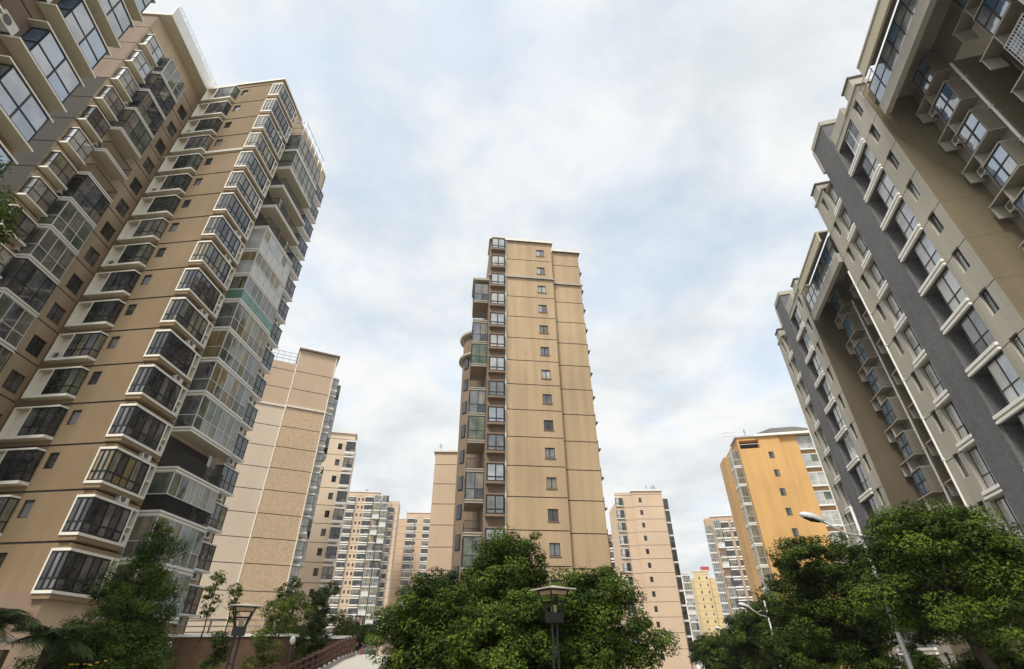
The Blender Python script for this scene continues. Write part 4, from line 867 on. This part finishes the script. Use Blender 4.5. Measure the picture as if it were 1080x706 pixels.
def path_and_rail():
    # the paved footbridge path climbs to a crest, then runs on level
    K = [(-17.5, 28, -.02), (-15.3, 33, -.01), (-14.2, 36, .08), (-13.05, 40, 1.1), (-12.65, 42.5, 1.7), (-12.45, 45, 2.0), (-13.4, 52, 2.05), (-17, 66, 1.9), (-24, 90, 1.6), (-32, 115, 1.5)]
    wdt = 3.6; t = MB(); k = t.mi('path'); ek = t.mi('kerb')
    for x, y, z in K: t.v += [(x, y, z), (x + wdt, y + .4, z), (x, y, z - 2.6), (x + wdt, y + .4, z - 2.6)]
    for i in range(len(K) - 1):
        a, b = 4 * i, 4 * i + 4; t.f += [(a, a + 1, b + 1, b), (a, b, b + 2, a + 2), (a + 1, a + 3, b + 3, b + 1)]; t.m += [k, ek, ek]
    tag(link('path', t.mesh('path')), kind='structure')
    t = MB()
    for p, q in zip(K[1:6], K[2:6]):
        n = Vector((.28, .03, 0)); a, b = Vector(p), Vector(q); h = Vector((0, 0, .16)); i = len(t.v); kk = t.mi('kerb')
        t.v += [tuple(c) for c in (a - n * .3, a + n, a + n + h, a - n * .3 + h, b - n * .3, b + n, b + n + h, b - n * .3 + h)]
        for f in ((0, 1, 5, 4), (1, 2, 6, 5), (2, 3, 7, 6), (3, 0, 4, 7), (0, 3, 2, 1), (4, 5, 6, 7)): t.f.append(tuple(i + c for c in f)); t.m.append(kk)
    tag(link('path_edge', t.mesh('path_edge')), kind='structure')
    r = thing('railing', 'red-brown timber railing climbing beside the pale path', 'railing', K[2])
    P = [Vector(p) - Vector(K[2]) for p in K[1:6]]; seg = []
    for p, q in zip(P, P[1:]):
        n = max(1, round((q - p).length / .62)); seg += [p + (q - p) * i / n for i in range(n)]
    seg.append(P[-1]); post = MB(); post.box(-.07, .07, -.07, .07, 0, 1.12, 'rust'); post.box(-.09, .09, -.09, .09, 1.12, 1.17, 'rust'); pm = post.mesh('post')
    for p in seg: link('post', pm, r, tuple(p + Vector((.05, 0, .15))))
    for nm, z, rr in (('top_rail', 1.0, .075), ('middle_rail', .62, .055), ('bottom_rail', .3, .055)):
        m_ = MB(); m_.tube([p + Vector((.05, 0, .15 + z)) for p in P], rr, 'rust', 6); link(nm, m_.mesh(nm), r)
path_and_rail()
# ================================================================== lamps
def garden_lamp(label, x, y, z):
    t = thing('garden_lamp', label, 'garden lamp', (x, y, z), 'square-capped garden lamps')
    if not GL:
        a = MB()
        for dx in (-.07, .07): a.tube([(dx, 0, -.5), (dx, 0, 2.1)], .03, 'black', 8)
        a.tube([(0, 0, 0), (0, 0, .35)], .12, 'black', 10)
        for z_ in (.7, 1.4): a.box(-.1, .1, -.03, .03, z_, z_ + .05, 'black')
        GL.append(('post', a.mesh('post')))
        a = MB(); a.prism([(-.16, -.16), (.16, -.16), (.16, .16), (-.16, .16)], 2.08, 2.3, 'black')
        lo, hi = .12, .27
        for sx in (-1, 1):
            for sy in (-1, 1): a.tube([(sx * lo, sy * lo, 2.28), (sx * hi, sy * hi, 2.78)], .022, 'black', 6)
        for i in range(4):
            c = [(-1, -1), (1, -1), (1, 1), (-1, 1)]; p, q = c[i], c[(i + 1) % 4]
            a.tube([(p[0] * hi, p[1] * hi, 2.78), (q[0] * hi, q[1] * hi, 2.78)], .02, 'black', 6)
            h2 = (lo + hi) / 2; a.tube([(p[0] * h2, p[1] * h2, 2.53), (q[0] * h2, q[1] * h2, 2.53)], .014, 'black', 6)
        GL.append(('lantern_frame', a.mesh('lantern_frame')))
        a = MB()
        for i in range(4):
            c = [(-1, -1), (1, -1), (1, 1), (-1, 1)]; p, q = c[i], c[(i + 1) % 4]
            h2 = .235; a.poly([(p[0] * h2 * .97, p[1] * h2 * .97, 2.68), (q[0] * h2 * .97, q[1] * h2 * .97, 2.68), (q[0] * hi * .97, q[1] * hi * .97, 2.77), (p[0] * hi * .97, p[1] * hi * .97, 2.77)], 'lamp_pane')
        a.prism([(-.05, -.05), (.05, -.05), (.05, .05), (-.05, .05)], 2.31, 2.46, 'lamp_pane'); GL.append(('lamp_pane', a.mesh('lamp_pane')))
        a = MB(); r = .41
        b4 = [(-r, -r, 2.8), (r, -r, 2.8), (r, r, 2.8), (-r, r, 2.8)]; ap = (0, 0, 2.9)
        for i in range(4): a.poly([b4[i], b4[(i + 1) % 4], ap], 'grey_trim')
        a.poly([(x_, y_, 2.797) for x_, y_, _ in b4[::-1]], 'tan_mid'); 
        for i in range(4): a.tube([b4[i], b4[(i + 1) % 4]], .018, 'grey_trim', 6)
        GL.append(('lamp_cap', a.mesh('lamp_cap')))
    for n, m_ in GL: link(n, m_, t)
    t.rotation_euler.z = R(32)
GL = []
garden_lamp('nearest garden lamp, dark against the centre tree clump', .985, 13.85, .27)
garden_lamp('garden lamp standing in front of the brown planter wall', -7.75, 16.1, .13)
garden_lamp('tiny far garden lamp beside the path crest', -14.6, 53, 2.35)
def street_lamp(label, x, y, top):
    t = thing('street_lamp', label, 'street lamp', (x, y, top - 6.3), 'tall street lamps along the right kerb')
    if not SL_:
        a = MB(); a.tube([(0, 0, 0), (0, 0, 1.0), (0, 0, 6.3)], [.1, .075, .05], 'lamp_steel', 10); a.tube([(0, 0, 0), (0, 0, .35)], .14, 'lamp_steel', 10); SL_.append(('pole', a.mesh('pole', True)))
        a = MB(); pts = [(.42, 0, 5.22), (0, 0, 5.28), (-.5, 0, 5.42), (-.8, 0, 5.66), (-1.1, 0, 5.9)]
        for dy in (-.05, .05): a.tube([(p[0], p[1] + dy, p[2]) for p in pts], .024, 'lamp_steel', 7)
        a.tube([(0, 0, 5.75), (-.7, 0, 5.6)], .016, 'lamp_steel', 6); SL_.append(('arm', a.mesh('arm', True)))
        a = MB(); a.tube([(-.95, 0, 5.8), (-1.1, 0, 5.92), (-1.4, 0, 6.06), (-1.66, 0, 6.14), (-1.78, 0, 6.16)], [.05, .1, .14, .11, .03], 'lamp_steel', 10); SL_.append(('lamp_head', a.mesh('lamp_head', True)))
        a = MB(); a.tube([(-1.15, 0, 5.87), (-1.4, 0, 5.985), (-1.64, 0, 6.08)], [.06, .12, .08], 'black', 10); SL_.append(('lamp_glass', a.mesh('lamp_glass', True)))
    for n, m_ in SL_: link(n, m_, t)
    t.rotation_euler.z = R(-AZ)
SL_ = []
for (x, y, tp, lb) in [(12.33, 18.5, 4.6, 'tallest street lamp, head in front of the orange tower'), (17.95, 40, 3.45, 'street lamp second from the right, in front of the mid-sized dark tree'), (24.0, 63, 3.05, 'third street lamp, small, left of the dark tree row'),
                       (42.9, 135, 2.6, 'right one of the two tiny far street lamps at the end of the street'), (50.7, 165, 3.4, 'left one of the two tiny far street lamps at the end of the street')]:
    street_lamp(lb, x, y, tp + E0)
def globe_lamp():
    t = thing('globe_lamp', 'white globe lamp among the bushes by the railing', 'garden lamp', (-13.2, 34.4, .1))
    a = MB(); a.tube([(0, 0, 0), (0, 0, 2.35)], .035, 'rail', 8); link('post', a.mesh('post', True), t)
    a = MB(); n = 7; a.tube([(0, 0, 2.35 + .22 * (1 - math.cos(math.pi * i / n))) for i in range(n + 1)], [max(.03, .16 * math.sin(math.pi * i / n)) for i in range(n + 1)], 'whiteframe', 14); link('globe', a.mesh('globe', True), t)
globe_lamp()
def person():
    t = thing('person', 'person in a pink top far along the pale path', 'person', (-18.4, 70, 1.87))
    me = bpy.data.meshes.new('body')
    V = [(0, 0, .92), (0, 0, 1.15), (0, .01, 1.38), (0, 0, 1.48), (0, -.02, 1.6), (0, -.02, 1.7), (-.19, 0, 1.38), (-.23, -.02, 1.12), (-.22, -.1, .9), (.19, 0, 1.38), (.23, .02, 1.12), (.22, .06, .9), (-.1, 0, .88), (-.11, -.03, .48), (-.11, .02, .07), (-.11, -.12, .03), (.1, 0, .88), (.11, .06, .48), (.11, .16, .09), (.11, .04, .04)]
    Eg = [(0, 1), (1, 2), (2, 3), (3, 4), (4, 5), (2, 6), (6, 7), (7, 8), (2, 9), (9, 10), (10, 11), (0, 12), (12, 13), (13, 14), (14, 15), (0, 16), (16, 17), (17, 18), (18, 19)]
    rad = [.15, .14, .15, .06, .1, .09, .06, .045, .035, .06, .045, .035, .1, .07, .045, .04, .1, .07, .045, .04]
    me.from_pydata(V, Eg, []); o = link('body', me, t); o.modifiers.new('skin', 'SKIN'); 
    for i, r in enumerate(rad): me.skin_vertices[0].data[i].radius = (r, r)
    me.skin_vertices[0].data[0].use_root = True
    o.modifiers.new('sub', 'SUBSURF').levels = 1; o.modifiers['sub'].render_levels = 1; me.materials.append(M['pink'])
    a = MB(); a.tube([(0, -.02, 1.58), (0, -.015, 1.66), (0, 0, 1.74), (0, 0, 1.79)], [.1, .125, .11, .04], 'cloth', 10); link('hair', a.mesh('hair', True), t)
person()

# ================================================================== roof clutter
def aerial(parent_label, x, y, z, h, name='aerial'):
    b = [o for o in COL.objects if str(o.get('label', '')).startswith(parent_label)][0]
    t = MB(); t.tube([(0, 0, 0), (0, 0, h)], .035, 'rail', 6)
    for q in range(3): t.box(-.35 + .08 * q, .35 - .08 * q, -.015, .015, h * (.6 + .15 * q), h * (.6 + .15 * q) + .03, 'rail')
    link(name, t.mesh(name), b, (x - b.location.x, y - b.location.y, z - b.location.z), .4)
def tank(parent_label, x, y, z):
    b = [o for o in COL.objects if str(o.get('label', '')).startswith(parent_label)][0]
    t = MB(); t.tube([(0, 0, .3), (0, 0, 1.5), (0, 0, 1.75)], [.6, .6, .2], 'steel', 14)
    for a in range(4): t.tube([(.4 * math.cos(a * 1.57), .4 * math.sin(a * 1.57), -.1), (.4 * math.cos(a * 1.57), .4 * math.sin(a * 1.57), .35)], .04, 'rail', 5)
    link('water_tank', t.mesh('water_tank'), b, (x - b.location.x, y - b.location.y, z - b.location.z))
aerial('ochre tower', 1.2, 49, 46.3 + E0, 1.3); aerial('plain tan tower', -11.6, 76, 27.7 + E0, 1.6); aerial('peach tower with a large', -31.5, 68.2, 41.1 + E0, .9); aerial('peach tower with a large', -29.4, 69.3, 41.1 + E0, .9)
aerial('peach tower right', 34.5, 128, 35.9 + E0, 1.8); tank('peach tower right', 36, 127.6, 35.7 + E0); tank('pale distant', -60, 203, 57.2 + E0); tank('yellow tower', 91, 262, 35.2 + E0)
aerial('orange tower', 39.5, 79.2, 31.2 + E0, 1.5); aerial('tan brown tower', -26.5, 31.5, 54.7 + E0, 1.0)
# ================================================================== air
def haze():
    t = MB(); t.box(-900, 900, -320, 900, -6, 66, 'earth'); me = t.mesh('haze'); me.materials.clear()
    m = bpy.data.materials.new('haze_air'); m.use_nodes = True; N = m.node_tree.nodes; N.clear()
    o = N.new('ShaderNodeOutputMaterial'); v = N.new('ShaderNodeVolumePrincipled'); v.inputs['Color'].default_value = (.93, .95, .97, 1); v.inputs['Density'].default_value = .0003; v.inputs['Anisotropy'].default_value = .2
    m.node_tree.links.new(v.outputs[0], o.inputs['Volume']); me.materials.append(m); tag(link('haze', me), kind='stuff')
haze()
